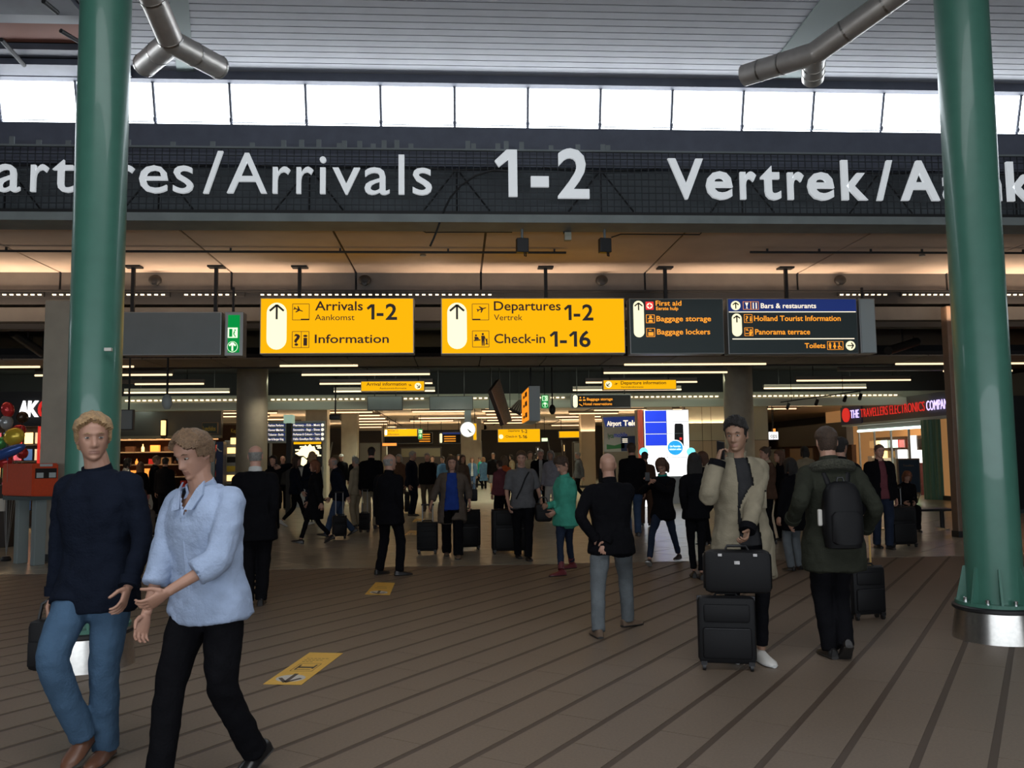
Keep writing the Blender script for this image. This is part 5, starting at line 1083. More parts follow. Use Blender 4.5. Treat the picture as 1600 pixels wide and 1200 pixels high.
E, pE = W_('bald man in a black jacket and faded grey jeans, hands clasped behind his back', (934, 995, 0, 6, 0), (980, 978, 0, -62, 0), (946, 702), 2, (930, 842, -.13), (948, 846, -.15), hi=2, skin='skin', hair=None, top='cloth black', trousers='cloth grey jeans', shoe='shoe tan', kind='jacket', hem=-.15, build=1.12, elbows=((-1, -.55, 0), (1, -.55, 0)), palm=((0, -1, 0), (0, -1, 0)), leg='regular', headyaw=-5)
F, pF = W_('balding man in a black suit looking right beside the small arrow sticker', (594, 897, 0, -20, 0), (626, 899, 0, -45, 0), (604, 709), -25, None, (626, 805, -.05), hi=1, hair=('rim', 'hair grey'), top='cloth black', hem=-.2, headyaw=-35)
Gg, pG = W_('bald man in a black suit seen from behind near the round left column', (388, 948), (408, 945), (395, 696), 6, (368, 835, -.02), (424, 822, -.05), hi=1, skin='skin pink', hair=('rim', 'hair grey'), top='cloth black', hem=-.22, collar='cloth white', build=1.1)
Hh, pH = W_('smiling woman in a royal blue top and long taupe cardigan pulling two cases', (716, 873), (698, 868), (707, 710), 178, (734, 788, 0), (673, 790, -.05), hi=1, hair=('bob', 'hair brown'), fem=True, top='cloth taupe', trousers='cloth black', shoe='shoe tan', kind='coat', hem=-.32, open_=(.08, .13), inner='cloth royal blue', leg='wide', build=1.22, sleeve=.8)
Ii, pI = W_('man in a grey T-shirt with a black camera strap standing behind a big black case', (826, 876), (810, 872), (811, 703), 188, (846, 785, -.1), (795, 790, -.15), hi=1, hair=('short', 'hair brown'), top='cloth grey', kind='shirt', sleeve=.45, trousers='cloth black', shoe='shoe black', build=1.15, headyaw=-15, headpitch=8)
Jj, pJ = W_('woman in a mint green jacket and dark red boots looking down to the left', (891, 893, 0, 0, 0), (874, 905, 0, 0, 0), (878, 705), 115, (868, 800, -.05), (855, 790, -.05), hi=1, hair=('curly', 'hair brown'), fem=True, top='cloth mint', trousers='cloth dark jeans', leg='slim', shoe='boot red', hem=-.16, headpitch=28, build=1.1)
Kk, pK = W_('woman in a black jacket and dark jeans bending her head over a phone', (1060, 876, 0, 0, 0), (1014, 884, .02, 10, 20), (1036, 703), 148, (1020, 752, -.25), (1014, 756, -.25), hi=1, hair=('bob', 'hair chestnut'), fem=True, top='cloth black', trousers='cloth dark jeans', leg='slim', shoe='sneaker black', headpitch=40, collar='cloth teal', elbows=((-1, -.4, -.8), (1, -.4, -.8)))
q = (Kk['arms'][0][2] + Kk['arms'][1][2]) / 2; t = thing('phone', 'phone in the hands of the woman in the teal-collared black jacket', 'phone', (q.x, q.y, q.z + .06)); m = MB(); m.box((-.06, -.05, .03), (.07, .02, .13), bev=.005); m.build('case', 'black plastic', t, world=False)
Ll, pL = W_('woman with long black hair in a black leather jacket seen from behind', (1084, 902), (1096, 905), (1086, 708), -8, (1072, 800, -.05), (1108, 795, 0), hi=1, hair=('long', 'hair black'), fem=True, top='cloth black', trousers='cloth black', leg='slim', shoe='boot black' if False else 'shoe black', hem=-.1)
Nn, pN = W_('black-haired man in a dark jumper half hidden behind the parka man', (1312, 915), (1326, 912), (1321, 683), -30, None, None, hi=1, hair=('short', 'hair black'), top='cloth black', trousers='cloth navy', headyaw=-20)
Oo, pO = W_('man in a wine red shirt and open black jacket resting a hand on a case', (1391, 858), (1372, 856), (1373, 694), 178, (1402, 792, -.1), (1355, 798, 0), hi=1, skin='skin pink', hair=('crop', 'hair stubble'), top='cloth black', kind='jacket', open_=(.05, .075), inner='cloth wine', trousers='cloth dark jeans', build=1.12)
def crowd(label, px, py, ty, face, H=None, dx=5, **kw):
    a = dict(hair=('short', 'hair brown')); a.update(kw); hl = a.pop('hL', None); hr = a.pop('hR', None); walk = a.pop('walk', 0)
    c, sn = math.cos(R(face)), math.sin(R(face))
    g = G(px, py); H = H or min(1.92, max(1.5, P(px, ty, g.y).z)); s = H / 1.75; pos = Vector((g.x, g.y, 0)); Ri = Matrix.Rotation(-R(face), 3, 'Z')
    ft = ((-.09, -.03, 0, 6, 0), (.09, .0, 0, -6, 0)) if not walk else ((-.08, .27 * walk, 0, 3, 12), (.08, -.3 * walk, .06, -3, -28))
    def hand(h, k):
        if h is None: return ((-.24, .24)[k], (.03 if not walk else (-.18, .2)[k] * walk), .83)
        q = Ri @ (P(h[0], h[1], pos.y + h[2]) - pos) / s; return (q.x, q.y, q.z)
    return person('person', label, pos, H, face, feet=ft, hands=(hand(hl, 0), hand(hr, 1)), sink=.03 * walk, **a), pos
bk = 'cloth black'
crowd('tall man in a black jumper and blue jeans seen from behind beyond the bald man', 990, 838, 685, 3, H=1.9, hi=1, trousers='cloth jeans', top=bk, build=1.12)
crowd('man in a brown jacket beside the video wall behind the texting woman', 1010, 822, 706, -20, trousers='cloth brown', top='cloth brown')
crowd('woman with a yellow scarf right of the woman with long black hair', 1103, 852, 706, 40, hair=('bob', 'hair chestnut'), fem=True, collar='cloth beige', top=bk)
crowd('woman with a hair bun and beige scarf in a brown jacket facing left', 1202, 850, 698, 92, hi=1, hair=('bun', 'hair brown'), fem=True, top='cloth brown', collar='cloth beige', skin='skin', hL=(1194, 735, -.1))
crowd('woman with loose brown hair just behind the woman with the hair bun', 1224, 846, 703, 85, hair=('long', 'hair chestnut'), fem=True, top=bk)
crowd('short woman in a black padded coat and jeans left of the parka man', 1242, 892, 716, 20, hair=('bob', 'hair black'), fem=True, top=bk, trousers='cloth grey jeans', kind='coat', hem=-.3)
crowd('woman in black holding a phone up beside the round left column', 426, 830, 712, 172, hi=0, hair=('bob', 'hair black'), fem=True, top=bk, kind='coat', hem=-.28, hL=(438, 730, -.2))
crowd('long-haired woman in a navy jacket striding right in pale shoes', 461, 822, 711, -84, hi=1, hair=('long', 'hair brown'), fem=True, top='cloth navy', leg='slim', shoe='sneaker white', walk=1, hL=(486, 745, 0))
crowd('blonde in a navy jacket in front of the lit map', 487, 815, 706, 10, hair=('bob', 'hair blond'), fem=True, top='cloth navy', trousers='cloth dark jeans')
crowd('red-haired woman in a long black coat striding left', 492, 849, 717, 86, hi=1, hair=('bob', 'hair red'), fem=True, top=bk, kind='coat', hem=-.4, walk=1, leg='slim')
crowd('grey-haired man in an open black jacket and striped shirt walking left', 530, 838, 711, 98, hi=1, hair=('rim', 'hair grey'), top='cloth navy', inner='cloth white', open_=(.05, .06), trousers='cloth jeans', walk=1, lean=10, build=1.12)
crowd('older person in a beige jacket behind the striding left group', 556, 824, 714, 60, hair=('short', 'hair grey'), top='cloth beige', trousers='cloth beige')
crowd('tall dark-haired man in a black jacket and beige trousers seen from behind', 580, 826, 694, 0, H=1.92, hi=1, hair=('short', 'hair black'), top=bk, trousers='cloth beige', build=1.1)
crowd('woman in a long brown coat left of the navy-suited older man', 624, 799, 710, 150, hair=('bob', 'hair grey'), fem=True, top='cloth brown', kind='coat', hem=-.4)
crowd('older man in a navy suit facing right', 644, 806, 705, -110, hi=1, hair=('short', 'hair grey'), top='cloth navy', trousers='cloth navy', build=1.15, shoe='shoe black')
crowd('white-haired older man in a black jumper facing the camera', 668, 799, 708, 170, hi=1, hair=('short', 'hair grey'), skin='skin pink', top=bk, trousers='cloth taupe', build=1.2)
crowd('person in a light blue top behind the smiling woman', 692, 786, 713, 150, hair=('short', 'hair brown'), top='cloth sky', trousers='cloth dark jeans')
crowd('brown-haired woman right behind the smiling woman', 723, 800, 711, 200, hair=('long', 'hair brown'), fem=True, top='cloth taupe', trousers='cloth dark jeans')
crowd('woman in a denim jacket and blue jeans walking up the bright aisle', 738, 770, 706, 180, H=1.7, hair=('bob', 'hair chestnut'), fem=True, top='cloth denim', trousers='cloth jeans', walk=.6, inner='cloth white', open_=(.04, .05))
crowd('woman in a blue dress far up the aisle', 756, 765, 708, 170, H=1.68, hair=('bob', 'hair blond'), fem=True, top='cloth sky', skirt=(-.45, 'cloth sky'))
crowd('man in a black sweatshirt and grey shorts far up the aisle', 771, 772, 700, 178, H=1.86, top=bk, trousers='cloth faded', leg='shorts', shoe='sneaker black')
crowd('person with an orange backpack and dark clothes left of the grey T-shirt man', 789, 815, 712, 20, hi=1, hair=('bob', 'hair sandy'), fem=True, top='cloth orange', trousers='cloth black', kind='shirt')
crowd('person in a dark red jacket next to the orange top', 782, 822, 718, 40, hair=('short', 'hair brown'), top='cloth wine', trousers='cloth black', H=1.58)
crowd('white-haired man in an open black suit jacket behind the grey T-shirt man', 846, 806, 702, 175, hi=1, hair=('short', 'hair grey'), skin='skin pink', top=bk, inner='cloth white', open_=(.04, .05), build=1.15)
crowd('woman in a floral blouse left of the woman in mint', 862, 808, 704, 160, hair=('bob', 'hair grey'), fem=True, top='cloth floral', trousers='cloth white')
crowd('man in a yellow-striped vest in the crowd behind the grey T-shirt man', 829, 790, 705, 190, hair=('short', 'hair brown'), top='cloth beige', trousers='cloth black')
crowd('man in a white cap and black top by the far pillar', 533, 786, 699, 175, H=1.85, hair=('cap', 'cloth white'), skin='skin', top=bk)
crowd('second person in a white cap near the far pillar', 554, 788, 703, 160, H=1.78, hair=('cap', 'cloth white'), top=bk)
crowd('bald man standing just right of the round left column', 427, 795, 703, 180, H=1.8, hair=None, skin='skin pink', top=bk)
crowd('bald man left of the directory post', 441, 797, 705, 185, H=1.78, hair=None, skin='skin pink', top='cloth charcoal')
crowd('man in a black suit facing right among the group by the left shops', 241, 818, 712, -60, hi=1, hair=('short', 'hair sandy'), top=bk, trousers=bk)
crowd('second man in a black suit by the left shops, seen from behind', 256, 820, 715, 0, top=bk, hair=('short', 'hair black'))
crowd('woman with dark brown hair in black by the left shops', 217, 820, 722, 10, hair=('long', 'hair chestnut'), fem=True, top=bk)
crowd('person in a white blouse beside the left green column', 196, 818, 716, -50, hair=('bob', 'hair black'), fem=True, top='cloth white', kind='shirt')
fcl = [('in a grey hoodie', 'cloth grey'), ('in a navy coat', 'cloth navy'), ('in a teal top', 'cloth teal'), ('in a beige coat', 'cloth beige'), ('in a charcoal jacket', 'cloth charcoal'), ('in a brown jacket', 'cloth brown'), ('in a white shirt', 'cloth white'), ('in a wine red top', 'cloth wine')]
rr_ = random.Random(11)
for i, (px, py) in enumerate(((706, 764), (717, 772), (750, 762), (800, 766), (812, 772), (821, 768), (838, 774), (871, 780), (905, 782), (676, 778), (612, 782), (1262, 812), (950, 800), (472, 788))):
    c = fcl[i % 8]; where = ['left of the clock', 'under the clock', 'below the tilted louvre', 'under the far departures sign', 'right under the far departures sign', 'behind the camera-strap man', 'right of the far departures sign', 'behind the woman in mint', 'under the far blank yellow sign', 'below the far dark signs', 'below the low orange sign', 'right of the parka man\'s head', 'in front of the phone shop', 'behind the directory post'][i]
    crowd('distant person %s %s' % (c[0], where), px, py, 0, rr_.choice((0, 180, 160, 90, -90)), H=rr_.uniform(1.65, 1.85), top=c[1], trousers=rr_.choice(('cloth black', 'cloth dark jeans', 'cloth jeans')), hair=rr_.choice((('short', 'hair brown'), ('bob', 'hair black'), ('short', 'hair grey'), ('bob', 'hair sandy'))), walk=rr_.choice((0, .7)))
# seated: the woman on the bench at the right, someone by the left shops
def bench(cx, cy, L, lab, rz=0):
    t = thing('bench', lab, 'bench', (cx, cy, 0), rz)
    m = MB(); m.lo_hi((-L / 2, -.22, .40), (L / 2, .22, .45), bev=.015); m.build('seat', 'black plastic', t, world=False)
    for sg in (-1, 1):
        m = MB(); m.tube([(sg * L * .36, 0, .04), (sg * L * .36, 0, .4)], .045, 10); lg = m.build('leg', 'black plastic', t, world=False); m = MB(); m.lo_hi((sg * L * .36 - .04, -.2, 0), (sg * L * .36 + .04, .2, .04)); m.build('foot', 'chrome', lg, world=False)
    return t
gb = G(1447, 828); bench(gb.x - .25, gb.y, 1.7, 'black bench behind the big case at the right')
ps = Vector((gb.x - .42, gb.y - .0, 0)); person('person', 'dark-clothed woman with reddish hair sitting on the bench at the right', ps, 1.66, 170, hi=1, hair=('bob', 'hair red'), fem=True, top=bk, trousers='cloth black', seat=.50, feet=((-.1, .42, 0, 0, 0), (.1, .40, 0, 0, 0)), hands=((-.1, .3, .62), (.12, .3, .62)), lean=14, headpitch=20)
gb2 = G(212, 836); bench(gb2.x - .2, gb2.y, 1.6, 'black bench behind the two walking men')
ps = Vector((gb2.x, gb2.y - .0, 0)); person('person', 'person in khaki trousers and black-and-white sneakers sitting on the left bench', ps, 1.75, -130, hi=1, hair=('short', 'hair brown'), top='cloth brown', trousers='cloth taupe', shoe='sneaker black', seat=.50, feet=((-.1, .5, 0, 0, 0), (.1, .42, 0, 0, 0)), hands=((-.12, .3, .62), (.12, .3, .62)))
# ---------------------------------------------------------------- luggage of the travellers
tc = trolley_case('black soft trolley case standing under the black flight case, in front of the khaki coat', 1099, 1187, 934, 1050, R(-14), .42, 'soft', None, logo=.0)
topz = P(1143, 934, pC.y - .3).z
a, b = P(1102, 930, tc.location.y), P(1201, 858, tc.location.y); Wd = b.x - a.x; Hh_ = b.z - P(1150, 933, tc.location.y).z; cz = MATS
zt = max((tc.matrix_basis @ Vector(v.co)).z for ch in tc.children if ch.name.startswith('shell') for v in ch.data.vertices)
t = thing('flight_case', 'black briefcase-shaped case lying on top of the black trolley case', 'bag', ((a.x + b.x) / 2, tc.location.y, zt + .025), R(-14)); Hh_ = P(1150, 858, tc.location.y).z - zt - .03
m = MB(); m.lo_hi((-Wd / 2, -.09, 0), (Wd / 2, .09, Hh_), bev=.05); m.build('shell', 'black case', t, True, world=False)
m = MB(); m.lo_hi((-Wd / 2 - .002, -.012, .03), (Wd / 2 + .002, .012, Hh_ - .03), bev=.004); m.build('piping', 'case lining', t, world=False)
m = MB(); m.tube([(-.09, 0, Hh_ - .01), (-.07, 0, Hh_ + .03), (.07, 0, Hh_ + .03), (.09, 0, Hh_ - .01)], .011, 8); m.build('handle', 'rubber', t, True, world=False)
m = MB(); m.lo_hi((-.025, -.096, Hh_ - .1), (.015, -.088, Hh_ - .075)); m.build('badge', 'chrome', t, world=False)
for sg in (-1, 1): m = MB(); m.box((sg * .13, -.092, Hh_ - .03), (.03, .012, .02)); m.build('clasp', 'chrome', t, world=False)
g = Dd['arms'][1][2]; trolley_case('black cabin trolley with brass-coloured handle rods pulled by the parka man', 1334, 1390, 886, 970, R(8), .5, 'soft', g.z - .02, hcol='brass')
trolley_case('big black upright case beside the man in the wine red shirt', 1394, 1437, 792, 856, R(5), .6, 'soft', 1.02)
trolley_case('ribbed black cabin case in the left hand side of the smiling woman', 651, 684, 816, 866, R(-6), .5, 'hard', Hh['arms'][1][2].z - .02)
trolley_case('large black case right of the smiling woman, pulled behind her', 708, 751, 797, 860, R(8), .5, 'soft', .0)
trolley_case('very large bulging black case in front of the grey T-shirt man', 769, 826, 796, 866, R(4), .5, 'soft', .0)
hand_bag('black holdall hanging from the hand of the grey T-shirt man', 836, 862, 786, 815, pI.y - .1, .25)
hand_bag('dark shoulder bag at the hip of the smiling woman', 735, 746, 764, 783, pH.y + .3, .12)
trolley_case('dark case rolled by the red-haired woman in the long coat', 518, 541, 806, 842, R(20), .5, 'soft', .95, wheels=4)
trolley_case('dark case rolled by the man in the striped shirt', 560, 578, 802, 832, R(-20), .5, 'soft', .95)
trolley_case('pale beige case on edge between the striding man and the suited man', 564, 580, 786, 816, R(30), .4, 'hard', None, col='cloth beige')
trolley_case('dark upright case beside the older man in the navy suit', 632, 640, 768, 802, 0, .6, 'soft', None)
trolley_case('black upright case behind the long-haired striding woman', 474, 489, 782, 815, 0, .6, 'soft', None)
trolley_case('bright pink case in the group by the left shops', 219, 230, 772, 800, 0, .6, 'hard', 1.0, col='mag pink')
trolley_case('white case next to the bright pink case', 231, 240, 773, 801, 0, .6, 'hard', None, col='sneaker white')
trolley_case('black cabin case beside the tall man in the black jumper', 996, 1008, 786, 820, 0, .6, 'soft', None)
# camera strap and neck strap details on the grey T-shirt man
m = MB(); T_ = Ii['T']; m.tube([T_(-.1, .1, .47), T_(-.03, .145, .38), T_(.05, .15, .2), T_(.13, .13, .05)], .018, 6, flat=.4); o = m.build('camera_strap', 'black case', Ii['t'], world=False); o.data.transform((Matrix.Translation(pI) @ Matrix.Rotation(R(188), 4, 'Z')).inverted())
# ---------------------------------------------------------------- shops and fittings round the hall
def pbox(m, px0, py0, px1, py1, Y, d, **k):
    a, b = P(px0, py1, Y), P(px1, py0, Y); m.lo_hi((a.x, Y, a.z), (b.x, Y + d, b.z), **k); return a, b
def wbox(px0, py0, px1, Y, d, z0=0, ztop=None):
    a, b = P(px0, py0, Y), P(px1, py0, Y); return (a.x, Y, z0), (b.x, Y + d, ztop if ztop is not None else a.z)
def simple(name, lab, cat, px0, py0, px1, py1, Y, d, mt, part='panel', grp=None, ground=False):
    a, b = P(px0, py1, Y), P(px1, py0, Y); z0 = 0 if ground else a.z
    t = thing(name, lab, cat, ((a.x + b.x) / 2, Y, z0), 0, grp); m = MB(); m.lo_hi((a.x, Y, z0), (b.x, Y + d, b.z), bev=.01); m.build(part, mt, t); return t, a, b
# left: grey shop front with warm shelves
a, b = P(120, 660, 34), P(345, 681, 34); zf = P(250, 681, 34).z
t = thing('drinks_shop', 'shop with a grey fascia and warm lit bottle shelves at the left', 'shop', ((a.x + b.x) / 2, 34, 0))
m = MB(); m.lo_hi((a.x, 34, zf), (b.x, 34.3, 4.0)); m.build('fascia', 'shop grey', t)
m = MB(); m.lo_hi((a.x, 36.3, 0), (b.x, 36.5, zf + .3)); m.build('back_wall', 'cloth brown', t)
m = MB(); m.lo_hi((a.x, 34, zf - .1), (b.x, 34.25, zf)); m.build('edge_strip', 'olive beam', t)
r3 = random.Random(5)
for zi, z in enumerate((.5, 1.0, 1.5, 2.0, 2.5)):
    m = MB(); m.lo_hi((a.x, 35.6, z), (b.x, 36.3, z + .05)); sh = m.build('shelf', 'beige wall', t)
    x = a.x + .2
    while x < b.x - .3:
        if r3.random() < .5: m = MB(); h = r3.uniform(.2, .36); m.lathe([(.05, z + .05), (.06, z + .07), (.06, z + h * .6), (.02, z + h * .8), (.02, z + h)], (x, 35.8, 0), 8); m.build('bottle', r3.choice(('amber lit', 'cloth brown', 'mag red', 'mag white', 'wood dark', 'warm lit', 'cloth brown')), sh, True)
        else: m = MB(); w_ = r3.uniform(.2, .4); m.lo_hi((x, 35.7, z + .05), (x + w_, 35.9, z + r3.uniform(.2, .38))); m.build('gift_box', r3.choice(('amber lit', 'mag red', 'cloth brown', 'bench wood', 'wood dark')), sh); x += w_ - .15
        x += r3.uniform(.25, .5)
area('shelf_spots', ((a.x + b.x) / 2, 35.2, zf + .1), (R(20), 0, 0), 5, .3, 60, (1, .6, .3))
t, a, b = simple('wall_lamp', 'upright warm lit lamp on the grey shop fascia', 'lamp', 251, 657, 258, 680, 33.8, .15, 'warm lit', 'shade'); m = MB(); m.lo_hi((a.x - .02, 33.9, a.z - .1), (b.x + .02, 34.0, b.z + .06)); m.build('bracket', 'black', t)
s = Sign('shop_sign', 'dark green sign board with yellow lettering above the phone booth', (315, 660, 340, 678), 33.85, face='sign slate', depth=.15, frame='bench wood'); s.text('Lunchidos', 317, 337, 673, 7, 'mag yellow')
s = Sign('shop_sign', 'brown fascia board with a few yellow letters left of the round left column', (341, 664, 371, 690), 34.3, face='cloth brown', depth=.15, frame='cloth brown'); s.text('Kap', 361, 370, 676, 6, 'mag yellow')
t, a, b = simple('notice_board', 'pale information panel with rows of small print beside the phone booth', 'board', 319, 689, 336, 740, 30, .12, 'sign pale grey', 'panel', ground=True)
for k in range(4): m = MB(); z = P(330, 696 + 4.5 * k, 29.99).z; m.lo_hi((P(329, 700, 30).x, 29.985, z - .03), (P(334, 700, 30).x, 30, z)); m.build('printed_line', 'black', t)
t, a, b = simple('phone_booth', 'dark blue payphone pillar with a white receiver emblem', 'phone booth', 337, 690, 349, 745, 30, .4, 'mat blue', 'pillar', ground=True)
m = MB(); q = P(343, 699, 29.98); m.tube([q + Vector((-.08, 0, .1)), q + Vector((-.09, 0, -.02)), q + Vector((0, 0, -.12)), q + Vector((.08, 0, -.14))], .02, 6); m.build('receiver_emblem', 'mag white', t)
t, a, b = simple('glass_cabinet', 'tall glass cabinet of lit goods beside the payphone pillar', 'cabinet', 350, 688, 371, 745, 31, .4, 'sign alu', 'frame', ground=True)
for k in range(6): m = MB(); z = .3 + k * .32; m.lo_hi((a.x + .1, 30.98, z), (b.x - .06, 31.0, z + .2)); m.build('goods', ('mag yellow', 'cloth charcoal', 'warm lit')[k % 3], t)
t, a, b = simple('wall_lamp', 'small orange lantern above the glass cabinet', 'lamp', 360, 684, 369, 694, 30.5, .2, 'warm lit', 'shade'); m = MB(); m.lo_hi((a.x, 30.6, b.z), (b.x, 30.9, b.z + .08)); m.build('cap', 'black', t)
t, a, b = simple('newsstand', 'low dark magazine rack under the balloons at the left edge', 'rack', -60, 758, 14, 824, 17.6, .5, 'rack dark', 'cabinet', ground=True); m = MB(); pbox(m, -2, 779, 8, 799, 17.58, .02); m.build('paper_note', 'sticker white', t)
# the news shop at the far left with its lit letters
Yn = 21.0
a, b = P(-160, 668, Yn), P(80, 668, Yn); zt = P(30, 612, Yn).z
t = thing('news_shop', 'news shop with a black fascia and lit white and red letters at the left edge', 'shop', ((a.x + b.x) / 2, Yn, 0))
m = MB(); m.lo_hi((a.x, Yn, a.z), (b.x, Yn + .3, zt)); m.build('fascia', 'black', t)
m = MB(); m.lo_hi((a.x, Yn + 2.4, 0), (b.x, Yn + 2.5, a.z + .3)); m.build('back_wall', 'wood dark', t)
m = MB(); m.lo_hi((P(58.5, 690, Yn).x, Yn, 0), (P(60, 690, Yn).x, Yn + .1, a.z)); m.build('door_frame', 'red lit', t)
zb, cp_ = P(45, 651, Yn).z, P(45, 627, Yn).z - P(45, 651, Yn).z
for ch, p0, p1, mm in (('A', 30, 44, 'white lit'), ('K', 44, 61, 'white lit'), ('O', 60, 78, 'red lit')):
    x0, x1 = P(p0, 640, Yn).x, P(p1, 640, Yn).x; vs, fs = text_mesh(ch, x0, zb, cp_, x1 - x0, .02, Yn, .06); sk = [(v[0] - (v[2] - zb) * -.06, v[1], v[2]) for v in vs]; MB().add(sk, fs).build('letter', mm, t)
r4 = random.Random(9)
for k in range(5):
    z = .4 + k * .42; m = MB(); m.lo_hi((a.x, Yn + 1.7, z), (b.x, Yn + 2.4, z + .03)); sh = m.build('shelf', 'rack dark', t)
    for j in range(13): x = b.x - .3 - j * .26; m = MB(); m.box((x, Yn + 1.75, z + .19), (.2, .02, .28)); m.build('magazine', r4.choice(MAGS + ['warm lit']), sh)
area('news_shop_light', (b.x - 1.2, Yn + 1.0, a.z + .1), (0, 0, 0), 3, .5, 55, (1, .7, .4))
# balloons tied in a bunch
wt = Vector((P(12, 800, 15.2).x, 15.2, 0))
for px, py, rx, rz_, mm, lab, kind in ((12, 640, 9, 12, 'mag red', 'red foil balloon with a silver rim at the top of the bunch', 0), (10, 660, 9, 11, 'sign alu', 'silver foil balloon below the topmost red one', 0), (35, 652, 8, 9, 'wood dark', 'dark foil balloon at the right of the bunch', 0), (22, 682, 15, 13, 'mag yellow', 'large plain yellow foil balloon in the bunch', 0), (2, 692, 10, 10, 'mag green', 'green foil balloon at the left edge', 0), (12, 707, 27, 8, 'sky blue', 'long pointed blue foil balloon crossing the bunch', 1), (35, 708, 8, 9, 'mag red', 'shiny red heart-shaped balloon above the orange mailbox', 0), (8, 722, 12, 9, 'mag red', 'low red foil balloon at the left edge', 0), (30, 672, 10, 9, 'mag red', 'red foil balloon behind the yellow one', 0)):
    Yb = {12: 15.0, 10: 15.0, 35: 15.1, 22: 14.75, 2: 15.3, 8: 15.0, 30: 15.25}.get(px, 15.0) + (-.45 if kind else 0) + (.3 if py == 708 else 0); q = P(px, py, Yb); k = 15.2 / 1350; t = thing('balloon', lab, 'balloon', q, 0, 'foil balloons in the bunch at the left edge')
    m = MB(); M3 = Matrix.Rotation(R(-22 if kind else random.uniform(-20, 20)), 3, 'Y'); b2 = MB().sphere((0, 0, 0), (rx * k, .11, rz_ * k), 9); mm2 = 'foil ' + mm; mat(mm2, tuple(MATS[mm].node_tree.nodes['Principled BSDF'].inputs['Base Color'].default_value)[:3], .22, .35)
    m.add([M3 @ (Vector(v) * (1 if not kind else 1)) for v in b2.v], b2.f); m.build('envelope', mm2, t, True, world=False)
    m = MB(); m.tube([(0, 0, -rz_ * k), (0, 0, -rz_ * k - .03)], [.008, .02], 6); m.build('neck', mm2, t, world=False)
    m = MB(); e = Vector((wt.x - q.x, wt.y - q.y, .06 - q.z)); m.tube([(0, 0, -rz_ * k - .02), e * .5, e], .003, 4); m.build('string', 'sign alu', t, world=False)
t = thing('balloon_weight', 'small dark weight holding the balloon strings', 'weight', wt); m = MB(); m.lathe([(.08, 0), (.09, .03), (.06, .08)], (0, 0, 0), 10); m.build('body', 'black plastic', t, True, world=False)
# orange mailbox on two grey legs
q = G(62, 885); t = thing('mailbox', 'orange-red mailbox with a dark slot on two grey legs', 'mailbox', (q.x, q.y + .1, 0), R(53)); zt = P(62, 724, q.y).z; zb = P(62, 777, q.y).z
m = MB(); m.add([(-.21, 0, zb + .02), (.21, 0, zb), (.21, 0, zt), (-.21, 0, zt), (-.21, .95, zb + .02), (.21, .95, zb), (.21, .95, zt), (-.21, .95, zt)], [(0, 1, 2, 3), (7, 6, 5, 4), (0, 4, 5, 1), (1, 5, 6, 2), (2, 6, 7, 3), (3, 7, 4, 0)])
bm = bmesh.new(); me = m.mesh('box', 'orange paint'); bm.from_mesh(me); bmesh.ops.bevel(bm, geom=bm.edges[:], offset=.02, segments=2, affect='EDGES'); bm.to_mesh(me); bm.free(); link('box', me, t)
m = MB(); m.lo_hi((-.17, -.012, zt - .24), (.17, .01, zt - .08)); sl = m.build('slot', 'black', t, world=False)
for sg in (-1, 1): m = MB(); m.lo_hi((sg * .1 - .055, -.016, zt - .23), (sg * .1 + .055, -.01, zt - .15)); m.build('slot_label', 'sign pale grey', sl, world=False)
m = MB(); m.lo_hi((-.1, -.01, zt - .05), (.1, .005, zt - .01)); m.build('top_label', 'sign pale grey', t, world=False)
m = MB(); m.lo_hi((-.21, .03, zb - .05), (.21, .9, zb + .01)); m.build('bottom_plate', 'sign slate', t, world=False)
for y in (.1, .62): m = MB(); m.lo_hi((-.09, y, 0), (.09, y + .12, zb - .03), bev=.01); m.build('leg', 'grey paint', t, world=False)
# directory board, post and lit map
s = Sign('directory_board', 'directory board of four blue strips with white print behind the post', (418, 658, 508, 692), 31.2, face='sign grey', depth=.12, fr=.02)
for k in range(4):
    y = 664.5 + 7.2 * k; s.poly([(418.5, y - 2.6), (445, y - 2.6), (445, y + 2), (418.5, y + 2)], 'sign blue', 'strip'); s.poly([(455, y - 2.6), (506, y - 2.6), (506, y + 2), (455, y + 2)], 'sign blue', 'strip')
    s.text(['Pharmacy - Kids - Music', 'Souvenirs - Bags - Shoes', 'Perfumes & Colours - Tours', 'Hello Goodbye Bar - Gifts'][k], 458, 500, y + 1.4, 3.2, 'ink white', y=-.006); s.text(['Fashion Perfume', 'Flower Market', 'Tobaccos - Books', 'Bar & Burger King'][k], 419, 443, y + 1.4, 3.2, 'ink white', y=-.006); s.poly(disc(504, y, 2.4, 10), 'ink white', 'arrow_field', -.008)
a, b = P(418, 700, 31.2), P(508, 692, 31.2)
for x in (a.x + .1, b.x - .1): m = MB(); m.lo_hi((x - a.x - .04, .03, -a.z + (a.z - s.o.z)), (x - a.x + .04, .1, .02)); m.build('leg', 'sign alu', s.t, world=False)
t, a, b = simple('sign_post', 'black square post with a pale green lit cube on top', 'post', 446, 660, 455, 790, 27, .25, 'black', 'pole', ground=True); m = MB(); pbox(m, 443, 648, 457, 661, 26.9, .4); m.build('cube', mat('pale cube', (.5, .65, .55), .5, emit=(.45, .65, .5), es=.5), t)
s = Sign('map_board', 'bright backlit map board with a yellow strip on top', (457, 689, 504, 730), 30.8, face='black', depth=.2, fr=.01)
